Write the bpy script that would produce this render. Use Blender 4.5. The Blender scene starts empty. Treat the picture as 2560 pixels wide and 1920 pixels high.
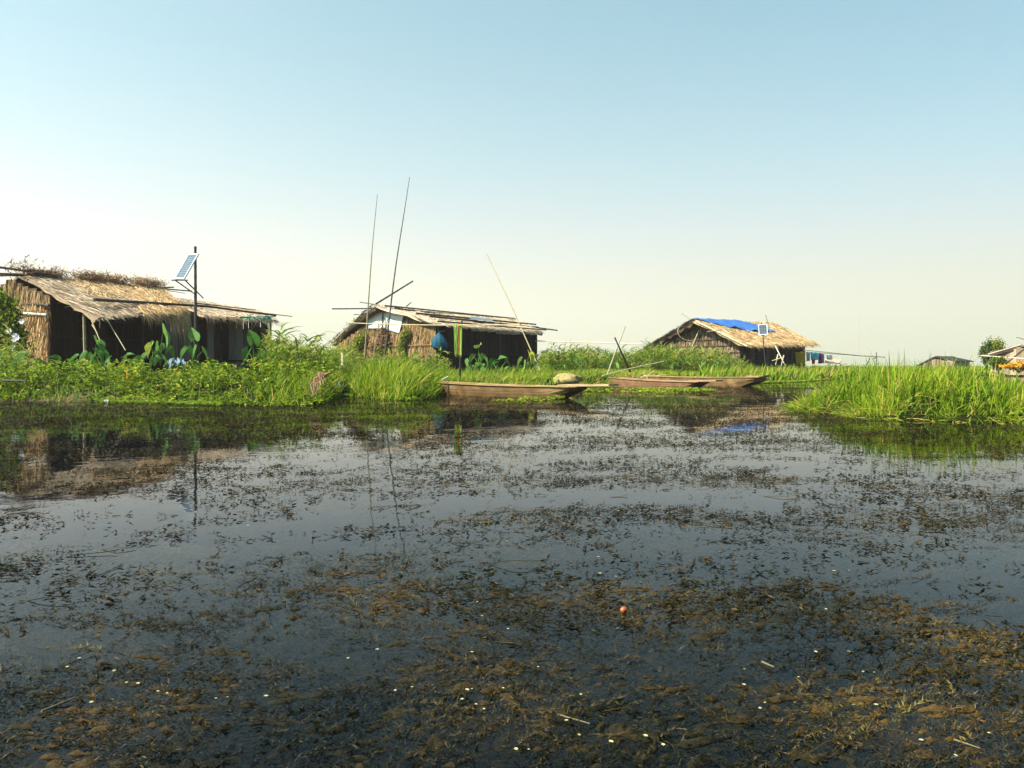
import bpy, math, random
import numpy as np
from mathutils import Vector
rng = np.random.default_rng(11)
random.seed(11)
S = bpy.context.scene
COL = S.collection
F, H, CZ = 2000.0, 915.0, 0.8          # focal length (px of a 2560 wide frame), horizon row, eye height


def U(px, py, d):
    return np.array([(px - 1280) / F * d, d, CZ + (H - py) / F * d])


def G(px, d, z=0.0):
    return np.array([(px - 1280) / F * d, d, z])


# ------------------------------------------------------------------ noise
def _h(ix, iy, seed):
    v = np.sin(ix * 127.1 + iy * 311.7 + seed * 74.7) * 43758.5453
    return v - np.floor(v)


def vnoise(x, y, seed=0):
    xi, yi = np.floor(x), np.floor(y)
    fx, fy = x - xi, y - yi
    fx = fx * fx * (3 - 2 * fx)
    fy = fy * fy * (3 - 2 * fy)
    a, b = _h(xi, yi, seed), _h(xi + 1, yi, seed)
    c, d = _h(xi, yi + 1, seed), _h(xi + 1, yi + 1, seed)
    return (a * (1 - fx) + b * fx) * (1 - fy) + (c * (1 - fx) + d * fx) * fy


def fbm(x, y, seed=0, o=3):
    t, a, n = 0.0, 0.5, 0.0
    for k in range(o):
        t = t + a * vnoise(x * 2 ** k, y * 2 ** k, seed + k)
        n += a
        a *= 0.5
    return t / n


def sstep(a, b, x):
    t = np.clip((x - a) / (b - a), 0, 1)
    return t * t * (3 - 2 * t)


# ------------------------------------------------------------------ mesh builder
class MB:
    def __init__(s):
        s.v, s.q, s.t, s.c, s.n = [], [], [], [], 0

    def add(s, V, q=None, t=None, c=0.5):
        V = np.asarray(V, float).reshape(-1, 3)
        if q is not None and len(q):
            s.q.append(np.asarray(q, np.int64).reshape(-1, 4) + s.n)
        if t is not None and len(t):
            s.t.append(np.asarray(t, np.int64).reshape(-1, 3) + s.n)
        s.v.append(V)
        s.c.append(np.broadcast_to(np.asarray(c, float), (len(V),)).copy())
        s.n += len(V)

    def build(s, name, mat, parent=None, smooth=False, origin=None):
        V = np.concatenate(s.v)
        c = np.concatenate(s.c)
        if origin is not None:
            V = V - np.asarray(origin)
        q = np.concatenate(s.q) if s.q else np.zeros((0, 4), np.int64)
        t = np.concatenate(s.t) if s.t else np.zeros((0, 3), np.int64)
        me = bpy.data.meshes.new(name)
        me.vertices.add(len(V))
        me.vertices.foreach_set('co', V.astype(np.float32).ravel())
        nl = len(q) * 4 + len(t) * 3
        me.loops.add(nl)
        me.loops.foreach_set('vertex_index', np.concatenate([q.ravel(), t.ravel()]).astype(np.int32))
        me.polygons.add(len(q) + len(t))
        st = np.concatenate([np.arange(len(q)) * 4, len(q) * 4 + np.arange(len(t)) * 3]).astype(np.int32)
        me.polygons.foreach_set('loop_start', st)
        me.polygons.foreach_set('use_smooth', np.full(len(q) + len(t), smooth, dtype=bool))
        at = me.attributes.new('tint', 'FLOAT', 'POINT')
        at.data.foreach_set('value', c.astype(np.float32))
        me.materials.append(mat)
        me.update(calc_edges=True)
        me.validate()
        o = bpy.data.objects.new(name, me)
        COL.objects.link(o)
        if origin is not None and parent is None:
            o.location = origin
        if parent is not None:
            o.parent = parent
        return o


def tag(o, label=None, cat=None, group=None, kind=None):
    if label: o['label'] = label
    if cat: o['category'] = cat
    if group: o['group'] = group
    if kind: o['kind'] = kind
    return o


def empty(name, loc=(0, 0, 0), label=None, cat=None, group=None):
    o = bpy.data.objects.new(name, None)
    o.empty_display_size = 0.2
    COL.objects.link(o)
    o.location = [float(k) for k in loc]
    return tag(o, label, cat, group)


def nrm(a):
    a = np.asarray(a, float)
    return a / np.maximum(np.linalg.norm(a, axis=-1, keepdims=True), 1e-9)


def tube(mb, pts, r, n=6, c=0.5):
    pts = np.asarray(pts, float)
    k = len(pts)
    r = np.broadcast_to(np.asarray(r, float), (k,))
    tan = nrm(np.gradient(pts, axis=0))
    ref = np.array([0, 0, 1.0]) if abs(tan[0][2]) < 0.9 else np.array([1.0, 0, 0])
    V = []
    u = nrm(np.cross(tan[0], ref))
    for i in range(k):
        u = nrm(u - tan[i] * np.dot(u, tan[i]))
        w = np.cross(tan[i], u)
        a = np.arange(n) * 2 * np.pi / n
        V.append(pts[i] + r[i] * (np.cos(a)[:, None] * u + np.sin(a)[:, None] * w))
    V = np.concatenate(V)
    q = [[i * n + j, i * n + (j + 1) % n, (i + 1) * n + (j + 1) % n, (i + 1) * n + j] for i in range(k - 1) for j in range(n)]
    t = [[0, j + 1, j] for j in range(1, n - 1)] + [[(k - 1) * n, (k - 1) * n + j, (k - 1) * n + j + 1] for j in range(1, n - 1)]
    mb.add(V, q, t, c)


def pole(mb, a, b, r=0.03, r2=None, bow=0.0, c=0.5, node=0.4, n=7, wob=0.006):
    a, b = np.asarray(a, float), np.asarray(b, float)
    L = np.linalg.norm(b - a)
    r2 = r if r2 is None else r2
    m = max(3, int(L / node))
    ts, rs = [], []
    for i in range(m):
        t0 = i / m
        for dt, k in ((0, 1.0), (0.45, 0.93), (0.9, 0.96), (0.95, 1.16)):
            ts.append(t0 + dt / m)
            rs.append(k)
    ts.append(1.0)
    rs.append(1.0)
    ts, rs = np.array(ts), np.array(rs)
    side = nrm(np.cross(b - a, [0.3, 0.2, 1.0]))
    up = nrm(np.cross(side, b - a))
    P = a + (b - a) * ts[:, None] + up * (bow * L * 4 * ts * (1 - ts))[:, None]
    ph = random.random() * 6
    P = P + side * (np.sin(ts * 9 + ph) * wob * L * 0.3)[:, None]
    tube(mb, P, rs * (r + (r2 - r) * ts), n, c)


def box(mb, o, ux, uy, uz, c=0.5):
    """a box from corner o along the three edge vectors"""
    o, ux, uy, uz = [np.asarray(k, float) for k in (o, ux, uy, uz)]
    V = [o, o + ux, o + ux + uy, o + uy, o + uz, o + ux + uz, o + ux + uy + uz, o + uy + uz]
    q = [[0, 3, 2, 1], [4, 5, 6, 7], [0, 1, 5, 4], [1, 2, 6, 5], [2, 3, 7, 6], [3, 0, 4, 7]]
    mb.add(V, q, None, c)


def blades(mb, P, D, L, W, B, c, seg=3, side=None, taper=1.4):
    """curved tapering strips: base P, direction D, length L, width W, bend vector B"""
    P, D, B = [np.asarray(k, float) for k in (P, D, B)]
    N = len(P)
    L = np.broadcast_to(L, (N,))
    W = np.broadcast_to(W, (N,))
    if side is None:
        a = rng.uniform(0, 2 * np.pi, N)
        side = np.stack([np.cos(a), np.sin(a), rng.uniform(-.2, .2, N)], 1)
    side = nrm(side - D * np.sum(side * D, 1, keepdims=True))
    rows = []
    for i in range(seg):
        t = i / seg
        ctr = P + D * (L * t)[:, None] + B * (L * t * t)[:, None]
        w = (W * (1 - t ** taper * 0.75) * 0.5)[:, None]
        rows += [ctr - side * w, ctr + side * w]
    rows.append(P + D * L[:, None] + B * L[:, None])
    V = np.stack(rows, 1)
    k = 2 * seg + 1
    off = (np.arange(N) * k)[:, None]
    q = []
    for i in range(seg - 1):
        q.append(off + np.array([2 * i, 2 * i + 1, 2 * i + 3, 2 * i + 2]))
    t = off + np.array([2 * seg - 2, 2 * seg - 1, 2 * seg])
    mb.add(V.reshape(-1, 3), np.concatenate(q) if q else None, t, np.repeat(np.broadcast_to(c, (N,)), k))


def leaves(mb, P, D, Nn, L, W, c, fold=0.25):
    """folded pointed leaves at P along D with normal roughly Nn"""
    N = len(P)
    L = np.broadcast_to(L, (N,))[:, None]
    W = np.broadcast_to(W, (N,))[:, None]
    D = nrm(D)
    s = nrm(np.cross(D, Nn))
    n = np.cross(s, D)
    V = np.stack([P, P + D * L * .45 + s * W * .5 + n * W * fold, P + D * L - n * L * .12, P + D * L * .45 - s * W * .5 + n * W * fold], 1)
    off = (np.arange(N) * 4)[:, None]
    t = np.concatenate([off + np.array([0, 1, 2]), off + np.array([0, 2, 3])])
    mb.add(V.reshape(-1, 3), None, t, np.repeat(np.broadcast_to(c, (N,)), 4))


# ------------------------------------------------------------------ materials
def new_mat(name):
    m = bpy.data.materials.new(name)
    m.use_nodes = True
    nt = m.node_tree
    nt.nodes.clear()
    out = nt.nodes.new('ShaderNodeOutputMaterial')
    return m, nt, out


def ramp(nt, stops):
    r = nt.nodes.new('ShaderNodeValToRGB')
    e = r.color_ramp.elements
    while len(e) < len(stops):
        e.new(0.5)
    for k, (p, col) in enumerate(stops):
        e[k].position = p
        e[k].color = (*col, 1)
    return r


def tint_mat(name, stops, rough=0.7, trans=0.0, spec=0.3, nscale=None, namp=0.3, nmap=(1, 1, 1), bump=0.0, coat=0.0):
    m, nt, out = new_mat(name)
    N, Lk = nt.nodes, nt.links
    at = N.new('ShaderNodeAttribute')
    at.attribute_name = 'tint'
    fac = at.outputs['Fac']
    b = N.new('ShaderNodeBsdfPrincipled')
    if nscale:
        tc = N.new('ShaderNodeTexCoord')
        mp = N.new('ShaderNodeMapping')
        mp.inputs['Scale'].default_value = nmap
        Lk.new(tc.outputs['Object'], mp.inputs['Vector'])
        no = N.new('ShaderNodeTexNoise')
        no.inputs['Scale'].default_value = nscale
        no.inputs['Detail'].default_value = 6
        no.inputs['Roughness'].default_value = 0.65
        Lk.new(mp.outputs['Vector'], no.inputs['Vector'])
        mm = N.new('ShaderNodeMath')
        mm.operation = 'MULTIPLY_ADD'
        Lk.new(no.outputs['Fac'], mm.inputs[0])
        mm.inputs[1].default_value = namp * 2
        ad = N.new('ShaderNodeMath')
        ad.operation = 'SUBTRACT'
        Lk.new(fac, ad.inputs[0])
        ad.inputs[1].default_value = namp
        Lk.new(ad.outputs[0], mm.inputs[2])
        fac = mm.outputs[0]
        if bump:
            bp = N.new('ShaderNodeBump')
            bp.inputs['Strength'].default_value = bump
            bp.inputs['Distance'].default_value = 0.02
            Lk.new(no.outputs['Fac'], bp.inputs['Height'])
            Lk.new(bp.outputs['Normal'], b.inputs['Normal'])
    r = ramp(nt, stops)
    Lk.new(fac, r.inputs['Fac'])
    Lk.new(r.outputs['Color'], b.inputs['Base Color'])
    b.inputs['Roughness'].default_value = rough
    b.inputs['Specular IOR Level'].default_value = spec
    b.inputs['Coat Weight'].default_value = coat
    b.inputs['Coat Roughness'].default_value = 0.12
    sh = b.outputs['BSDF']
    if trans:
        tr = N.new('ShaderNodeBsdfTranslucent')
        Lk.new(r.outputs['Color'], tr.inputs['Color'])
        mx = N.new('ShaderNodeMixShader')
        mx.inputs['Fac'].default_value = trans
        Lk.new(sh, mx.inputs[1])
        Lk.new(tr.outputs['BSDF'], mx.inputs[2])
        sh = mx.outputs['Shader']
    Lk.new(sh, out.inputs['Surface'])
    return m


M = {}
M['grass'] = tint_mat('grass_green', [(0, (.03, .06, .005)), (.35, (.11, .20, .008)), (.7, (.235, .335, .014)), (.88, (.36, .40, .03)), (1, (.48, .33, .10))], .6, .42, .12)
M['leaf'] = tint_mat('leaf_green', [(0, (.025, .05, .005)), (.4, (.115, .185, .009)), (.75, (.26, .33, .016)), (.93, (.42, .40, .03)), (1, (.38, .20, .05))], .55, .36, .16)
M['reed'] = tint_mat('reed_green', [(0, (.03, .055, .008)), (.45, (.105, .18, .012)), (.8, (.225, .30, .022)), (1, (.40, .31, .10))], .6, .38, .12)
M['taro'] = tint_mat('taro_green', [(0, (.025, .08, .015)), (.5, (.08, .19, .03)), (.85, (.20, .31, .07)), (1, (.5, .46, .05))], .6, .35, .1, 7, .3)
M['straw'] = tint_mat('straw', [(0, (.05, .03, .014)), (.3, (.24, .14, .055)), (.6, (.52, .33, .145)), (1, (.74, .54, .30))], .75, .1, .2)
M['slat'] = tint_mat('grey_bamboo_slats', [(0, (.05, .035, .022)), (.4, (.27, .185, .11)), (.75, (.50, .37, .24)), (1, (.70, .56, .40))], .7, 0, .25)
M['oldthatch'] = tint_mat('old_thatch', [(0, (.03, .02, .015)), (.4, (.13, .085, .05)), (.8, (.33, .24, .14)), (1, (.48, .36, .22))], .8, .05, .2)
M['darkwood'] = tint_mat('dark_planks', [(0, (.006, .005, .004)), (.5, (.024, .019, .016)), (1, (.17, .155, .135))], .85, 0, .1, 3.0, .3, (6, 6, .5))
M['darkpole'] = tint_mat('dark_pole', [(0, (.012, .01, .01)), (1, (.075, .06, .05))], .7, 0, .3, 5, .2)
M['bamboo'] = tint_mat('bamboo', [(0, (.10, .075, .03)), (.5, (.30, .235, .12)), (1, (.58, .49, .33))], .5, 0, .4, 4, .18, (1, 1, .4))
M['boat'] = tint_mat('boat_planks', [(0, (.04, .02, .009)), (.45, (.18, .105, .042)), (.8, (.34, .22, .095)), (1, (.54, .41, .24))], .7, 0, .2, 3.2, .5, (.6, .6, 2.6), .5)
M['boatred'] = tint_mat('red_boat_planks', [(0, (.06, .026, .014)), (.45, (.22, .115, .055)), (.8, (.36, .21, .11)), (1, (.52, .37, .23))], .7, 0, .2, 3.2, .45, (.6, .6, 2.6), .5)
M['soil'] = tint_mat('marsh_soil', [(0, (.006, .006, .003)), (.5, (.016, .018, .006)), (1, (.12, .088, .05))], 1, 0, .0, 2.5, .35)
M['root'] = tint_mat('dead_root', [(0, (.08, .04, .02)), (.6, (.34, .19, .09)), (1, (.52, .36, .2))], .8, 0, .2)
M['mound'] = tint_mat('dried_mud', [(0, (.10, .08, .025)), (.5, (.28, .21, .08)), (1, (.40, .31, .13))], .9, 0, .2, 9, .4, (1, 1, 1), .5)
M['weed'] = tint_mat('wet_weed', [(0, (.008, .008, .004)), (.35, (.024, .020, .005)), (.7, (.078, .046, .012)), (.92, (.125, .078, .020)), (1, (.15, .13, .03))], .5, .12, .15)
M['deepweed'] = tint_mat('sunken_weed', [(0, (.008, .010, .006)), (.5, (.024, .024, .007)), (.85, (.075, .048, .013)), (1, (.12, .085, .022))], .8, .1, .05)
M['algae'] = tint_mat('algae_slime', [(0, (.004, .005, .003)), (.4, (.014, .012, .004)), (.75, (.046, .027, .008)), (1, (.088, .051, .013))], .36, 0, .11, 90, .35, (.5, 1.2, 1), .7)
M['pale'] = tint_mat('pale_petal', [(0, (.30, .26, .10)), (1, (.62, .57, .34))], .5, .2, .4)
M['stalk'] = tint_mat('dry_stalk', [(0, (.08, .06, .02)), (1, (.22, .17, .06))], .6, 0, .3)


def flat(name, col, rough=.6, spec=.3, metal=0.0, trans=0.0, nz=0.12, ns=8.0):
    lo = tuple(max(0, k * (1 - nz * 2)) for k in col)
    hi = tuple(min(1, k * (1 + nz)) for k in col)
    m = tint_mat(name, [(0, lo), (1, hi)], rough, trans, spec, ns, .35)
    return m


M['blue'] = flat('blue_tarpaulin', (.045, .155, .44), .45, .3, nz=.22, ns=3.0)
M['bag'] = flat('teal_net', (.006, .085, .135), .6, .15, trans=.2)
M['white'] = flat('white_sheet', (.78, .77, .70), .6, .3, trans=.15)
M['frame'] = flat('aluminium_frame', (.62, .60, .62), .4, .5)
M['yellow'] = flat('mustard_cloth', (.42, .27, .015), .8, .2, trans=.2)
M['cyan'] = flat('cyan_cloth', (.08, .52, .62), .8, .2, trans=.2)
M['red'] = flat('red_cloth', (.55, .02, .03), .8, .2, trans=.2)
M['crimson'] = flat('crimson_cloth', (.50, .02, .10), .8, .2, trans=.2)
M['lilac'] = flat('lilac_cloth', (.34, .22, .46), .8, .2, trans=.2)
M['greycloth'] = flat('grey_blue_cloth', (.30, .36, .42), .8, .2, trans=.2)
M['pink'] = flat('pink_cloth', (.62, .28, .30), .8, .2, trans=.2)
M['orange'] = flat('orange_skin', (.36, .085, .025), .3, .5, nz=.3)
M['plastic'] = flat('pale_blue_plastic', (.17, .24, .29), .4, .4, trans=.2)
M['greyplastic'] = flat('grey_eave_sheet', (.30, .29, .27), .5, .3, nz=.25)
M['green'] = flat('green_plastic', (.03, .38, .27), .5, .3)
M['flower'] = flat('white_flower', (.80, .76, .80), .6, .3, trans=.2)
M['marigold'] = flat('marigold', (.72, .36, .02), .7, .2, trans=.2, nz=.2)


def towel_mat():
    m, nt, out = new_mat('striped_towel')
    N, Lk = nt.nodes, nt.links
    at = N.new('ShaderNodeAttribute')
    at.attribute_name = 'tint'
    r = ramp(nt, [(0, (.13, .24, .02)), (.16, (.26, .38, .06)), (.3, (.09, .20, .015)), (.42, (.24, .36, .05)), (.5, (.42, .04, .015)), (.64, (.17, .30, .02)), (.78, (.28, .40, .07)), (.92, (.09, .20, .02))])
    r.color_ramp.interpolation = 'CONSTANT'
    b = N.new('ShaderNodeBsdfPrincipled')
    b.inputs['Roughness'].default_value = .85
    Lk.new(at.outputs['Fac'], r.inputs['Fac'])
    Lk.new(r.outputs['Color'], b.inputs['Base Color'])
    tr = N.new('ShaderNodeBsdfTranslucent')
    Lk.new(r.outputs['Color'], tr.inputs['Color'])
    mx = N.new('ShaderNodeMixShader')
    mx.inputs['Fac'].default_value = .2
    Lk.new(b.outputs['BSDF'], mx.inputs[1])
    Lk.new(tr.outputs['BSDF'], mx.inputs[2])
    Lk.new(mx.outputs['Shader'], out.inputs['Surface'])
    return m


M['towel'] = towel_mat()


def cell_mat():
    m, nt, out = new_mat('solar_cells')
    N, Lk = nt.nodes, nt.links
    tc = N.new('ShaderNodeTexCoord')
    br = N.new('ShaderNodeTexBrick')
    br.offset = 0
    br.inputs['Color1'].default_value = (.045, .06, .085, 1)
    br.inputs['Color2'].default_value = (.06, .08, .105, 1)
    br.inputs['Mortar'].default_value = (.26, .29, .32, 1)
    br.inputs['Scale'].default_value = 1
    br.inputs['Brick Width'].default_value = .15
    br.inputs['Row Height'].default_value = .11
    br.inputs['Mortar Size'].default_value = .008
    Lk.new(tc.outputs['Object'], br.inputs['Vector'])
    b = N.new('ShaderNodeBsdfPrincipled')
    b.inputs['Roughness'].default_value = .12
    Lk.new(br.outputs['Color'], b.inputs['Base Color'])
    Lk.new(b.outputs['BSDF'], out.inputs['Surface'])
    return m


M['cells'] = cell_mat()


def water_mat():
    m, nt, out = new_mat('pond_water')
    N, Lk = nt.nodes, nt.links
    tc = N.new('ShaderNodeTexCoord')
    n1 = N.new('ShaderNodeTexNoise')
    n1.inputs['Scale'].default_value = 1.3
    n1.inputs['Detail'].default_value = 3
    Lk.new(tc.outputs['Object'], n1.inputs['Vector'])
    n2 = N.new('ShaderNodeTexNoise')
    n2.inputs['Scale'].default_value = 9
    n2.inputs['Detail'].default_value = 2
    Lk.new(tc.outputs['Object'], n2.inputs['Vector'])
    ad = N.new('ShaderNodeMath')
    ad.operation = 'MULTIPLY_ADD'
    Lk.new(n2.outputs['Fac'], ad.inputs[0])
    ad.inputs[1].default_value = .12
    Lk.new(n1.outputs['Fac'], ad.inputs[2])
    bp = N.new('ShaderNodeBump')
    bp.inputs['Strength'].default_value = .16
    bp.inputs['Distance'].default_value = .02
    Lk.new(ad.outputs[0], bp.inputs['Height'])
    fr = N.new('ShaderNodeFresnel')
    fr.inputs['IOR'].default_value = 1.165
    gl = N.new('ShaderNodeBsdfGlossy')
    gl.inputs['Roughness'].default_value = .02
    gl.inputs['Color'].default_value = (.95, .96, .98, 1)
    Lk.new(bp.outputs['Normal'], gl.inputs['Normal'])
    tr = N.new('ShaderNodeBsdfTransparent')
    tr.inputs['Color'].default_value = (.52, .57, .60, 1)
    # thin film of floating dust and slime, its own drifting patches
    mp = N.new('ShaderNodeMapping')
    mp.inputs['Scale'].default_value = (.35, .8, 1)
    Lk.new(tc.outputs['Object'], mp.inputs['Vector'])
    n3 = N.new('ShaderNodeTexNoise')
    n3.inputs['Scale'].default_value = 1.4
    n3.inputs['Detail'].default_value = 9
    n3.inputs['Roughness'].default_value = .72
    Lk.new(mp.outputs['Vector'], n3.inputs['Vector'])
    fm = N.new('ShaderNodeMapRange')
    fm.inputs['From Min'].default_value = .50
    fm.inputs['From Max'].default_value = .72
    fm.inputs['To Max'].default_value = .03
    Lk.new(n3.outputs['Fac'], fm.inputs['Value'])
    df = N.new('ShaderNodeBsdfDiffuse')
    df.inputs['Color'].default_value = (.085, .07, .05, 1)
    mx = N.new('ShaderNodeMixShader')
    Lk.new(fr.outputs['Fac'], mx.inputs['Fac'])
    Lk.new(tr.outputs['BSDF'], mx.inputs[1])
    Lk.new(gl.outputs['BSDF'], mx.inputs[2])
    m2 = N.new('ShaderNodeMixShader')
    Lk.new(fm.outputs['Result'], m2.inputs['Fac'])
    Lk.new(mx.outputs['Shader'], m2.inputs[1])
    Lk.new(df.outputs['BSDF'], m2.inputs[2])
    Lk.new(m2.outputs['Shader'], out.inputs['Surface'])
    return m


M['water'] = water_mat()
M['bed'] = tint_mat('murky_bed', [(0, (.004, .006, .010)), (1, (.012, .014, .018))], .9, 0, .1, 1.2, .4)
M['hill'] = tint_mat('forest_hill', [(0, (.03, .06, .03)), (1, (.07, .1, .05))], .9, 0, .1, .01, .4)
M['farland'] = tint_mat('far_meadow', [(0, (.05, .10, .012)), (1, (.13, .22, .03))], .9, 0, .1, .12, .4)

# ------------------------------------------------------------------ camera, sun, sky
cam = bpy.data.cameras.new('camera')
co = bpy.data.objects.new('camera', cam)
COL.objects.link(co)
co.location = (0, 0, CZ)
co.rotation_euler = (math.radians(90), 0, 0)
cam.sensor_width = 36
cam.lens = 36 * F / 2560
cam.shift_y = -(960 - H) / 2560
cam.clip_start = .05
cam.clip_end = 30000
S.camera = co

SUN = np.array([-.80, -.30, .84])
SUN = SUN / np.linalg.norm(SUN)
sl = bpy.data.lights.new('sun', 'SUN')
sl.energy = 5.0
sl.angle = math.radians(.5)
sl.color = (1, .93, .82)
so = bpy.data.objects.new('sun', sl)
COL.objects.link(so)
so.rotation_euler = Vector(SUN.tolist()).to_track_quat('Z', 'Y').to_euler()

w = bpy.data.worlds.new('World')
S.world = w
w.use_nodes = True
nt = w.node_tree
nt.nodes.clear()
sky = nt.nodes.new('ShaderNodeTexSky')
sky.sky_type = 'NISHITA'
sky.sun_disc = False
sky.sun_elevation = math.asin(SUN[2])
sky.sun_rotation = math.atan2(SUN[0], SUN[1])
sky.altitude = 0
sky.air_density = 1.0
sky.dust_density = 2.0
sky.ozone_density = 0.4
bg = nt.nodes.new('ShaderNodeBackground')
bg.inputs['Strength'].default_value = .071
wo = nt.nodes.new('ShaderNodeOutputWorld')
gr = nt.nodes.new('ShaderNodeMix')
gr.data_type = 'RGBA'
gr.blend_type = 'MULTIPLY'
gr.inputs['Factor'].default_value = 1
tcw = nt.nodes.new('ShaderNodeTexCoord')
sx = nt.nodes.new('ShaderNodeSeparateXYZ')
nt.links.new(tcw.outputs['Generated'], sx.inputs[0])
rp = ramp(nt, [(0, (1, .74, .68)), (.07, (1, .77, .73)), (.15, (.80, .87, .91)), (.24, (.45, .98, 1)), (.38, (.22, 1, 1.0)), (1, (.20, .97, 1.0))])
nt.links.new(sx.outputs['Z'], rp.inputs['Fac'])
# faint uneven veils of high haze
vm = nt.nodes.new('ShaderNodeMapping')
vm.inputs['Scale'].default_value = (1.6, 1.6, 7)
nt.links.new(tcw.outputs['Generated'], vm.inputs['Vector'])
vn = nt.nodes.new('ShaderNodeTexNoise')
vn.inputs['Scale'].default_value = 1.5
vn.inputs['Detail'].default_value = 5
nt.links.new(vm.outputs['Vector'], vn.inputs['Vector'])
vr = nt.nodes.new('ShaderNodeMapRange')
vr.inputs['From Min'].default_value = .45
vr.inputs['From Max'].default_value = .75
vr.inputs['To Max'].default_value = .16
nt.links.new(vn.outputs['Fac'], vr.inputs['Value'])
vx = nt.nodes.new('ShaderNodeMix')
vx.data_type = 'RGBA'
vx.inputs[7].default_value = (1, 1, 1, 1)
nt.links.new(vr.outputs['Result'], vx.inputs[0])
nt.links.new(rp.outputs['Color'], vx.inputs[6])
nt.links.new(vx.outputs[2], gr.inputs[7])
nt.links.new(sky.outputs['Color'], gr.inputs[6])
nt.links.new(gr.outputs[2], bg.inputs['Color'])
nt.links.new(bg.outputs['Background'], wo.inputs['Surface'])

S.view_settings.view_transform = 'Standard'
S.view_settings.look = 'None'
S.view_settings.exposure = 1.46
S.view_settings.gamma = 1
S.render.engine = 'CYCLES'
S.render.filter_size = 1.0
S.cycles.use_denoising = True
S.cycles.max_bounces = 8
S.cycles.transparent_max_bounces = 12
S.cycles.volume_bounces = 1
S.cycles.caustics_reflective = False
S.cycles.caustics_refractive = False

#@@SETTING
# ------------------------------------------------------------------ shoreline and land
SHX = np.array([-1500, -600, 0, 300, 500, 700, 800, 830, 860, 900, 1000, 1080, 1105, 1130, 1300, 1440, 1500, 1560, 1640, 1750, 1900, 2000, 2080, 2200, 2400, 2560, 3200, 4200])
SHY = np.array([1003, 1003, 1003, 1005, 1010, 1016, 1012, 1000, 988, 994, 1000, 996, 984, 978, 974, 967, 963, 961, 960, 959, 957, 954, 948, 943, 941, 940, 940, 940])


def shore_d(px):
    y = np.interp(px, SHX, SHY)
    return 1600.0 / (y - 915.0)


def shore_s(px, d):
    """distance behind the shoreline, ragged"""
    x = (px - 1280) / F * d
    return d - shore_d(px) + (fbm(x * 1.3, d * 1.3, 3) - .5) * 1.1


def land_h(px, d):
    s = shore_s(px, d)
    base = np.interp(px, [-600, 0, 600, 780, 850, 1100, 1350, 1500, 1700, 2000], [.34, .34, .36, .32, .3, .25, .3, .4, .3, .25])
    x = (px - 1280) / F * d
    h = base * sstep(-.1, 2.2, s) + (fbm(x * .9, d * .9, 21) - .5) * .22 * sstep(0, 1.5, s)
    h = h - .12 * (1 - sstep(-.6, .3, s))
    # slow rise towards the far meadow keeps it above the water sheet
    return h


mb = MB()
pxs = np.linspace(-1500, 4200, 300)
rows = np.concatenate([np.linspace(-.8, 4, 34), np.linspace(4.5, 40, 60), np.geomspace(43, 6000, 26)])
PX, SS = np.meshgrid(pxs, rows)
D = shore_d(PX) + SS
Z = land_h(PX, D)
Z = np.where(SS > 40, .45, Z)
V = np.stack([(PX - 1280) / F * D, D, Z], -1).reshape(-1, 3)
nx, ny = len(pxs), len(rows)
i, j = np.meshgrid(np.arange(nx - 1), np.arange(ny - 1))
a = (j * nx + i).ravel()
far = (j >= 94).ravel()
mf = MB()
b = a[far]
mf.add(V, np.stack([b, b + 1, b + 1 + nx, b + nx], 1), None, .5)
tag(mf.build('meadow', M['farland'], smooth=True), kind='structure')
a = a[~far]
mb.add(V, np.stack([a, a + 1, a + 1 + nx, a + nx], 1), None, (.35 + .5 * (SS < .7) * np.interp(PX, [200, 450], [1, .2])).ravel())
tag(mb.build('bank', M['soil'], smooth=True), kind='structure')


def sheet(name, z, x0, x1, y0, y1, mat):
    m = MB()
    m.add([[x0, y0, z], [x1, y0, z], [x1, y1, z], [x0, y1, z]], [[0, 1, 2, 3]])
    return tag(m.build(name, mat), kind='structure')


sheet('water', 0, -5800, 5800, -60, 5900, M['water'])
sheet('lake_bed', -.45, -5800, 5800, -60, 5900, M['bed'])

# distant hills, faint through the air
mb = MB()
xs = np.linspace(-3400, 5200, 160)
prof = 335 * sstep(-3600, -2300, xs) * (1 - sstep(-1350, 500, xs)) + 60 * np.exp(-((xs - 1500) / 900) ** 2)
prof = prof * (.93 + .14 * fbm(xs / 200, xs * 0, 5)) + 10
V, n = [], len(xs)
for yy, k in ((4300, -.02), (4550, .55), (4800, 1.0), (5200, .5), (5600, -.02)):
    V.append(np.stack([xs, np.full(n, yy) + 60 * np.sin(xs / 210), prof * k], 1))
a = np.concatenate([np.arange(n - 1) + r * n for r in range(4)])
mb.add(np.concatenate(V), np.stack([a, a + 1, a + 1 + n, a + n], 1), None, .5)
tag(mb.build('hills', M['hill'], smooth=True), kind='structure')

# the air
m, nt, out = new_mat('haze_air')
pv = nt.nodes.new('ShaderNodeVolumePrincipled')
pv.inputs['Color'].default_value = (.97, .83, .78, 1)
pv.inputs['Density'].default_value = 4.3e-4
pv.inputs['Anisotropy'].default_value = .3
nt.links.new(pv.outputs['Volume'], out.inputs['Volume'])
mb = MB()
box(mb, (-6000, -80, -1.5), (12000, 0, 0), (0, 6100, 0), (0, 0, 390))
tag(mb.build('haze', m), kind='stuff')
#@@VEG
# ------------------------------------------------------------------ ground vegetation (uncountable: one object per kind)
ICX, ICY, IA, IB = 7.42, 13.7, 2.42, 2.38


def isl_r(x, y):
    """<1 inside the little grass island"""
    th = np.arctan2(y - ICY, x - ICX)
    k = 1 + .10 * np.sin(3 * th + 1) + .05 * np.sin(7 * th)
    return np.hypot((x - ICX) / IA, (y - ICY) / IB) / k


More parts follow.
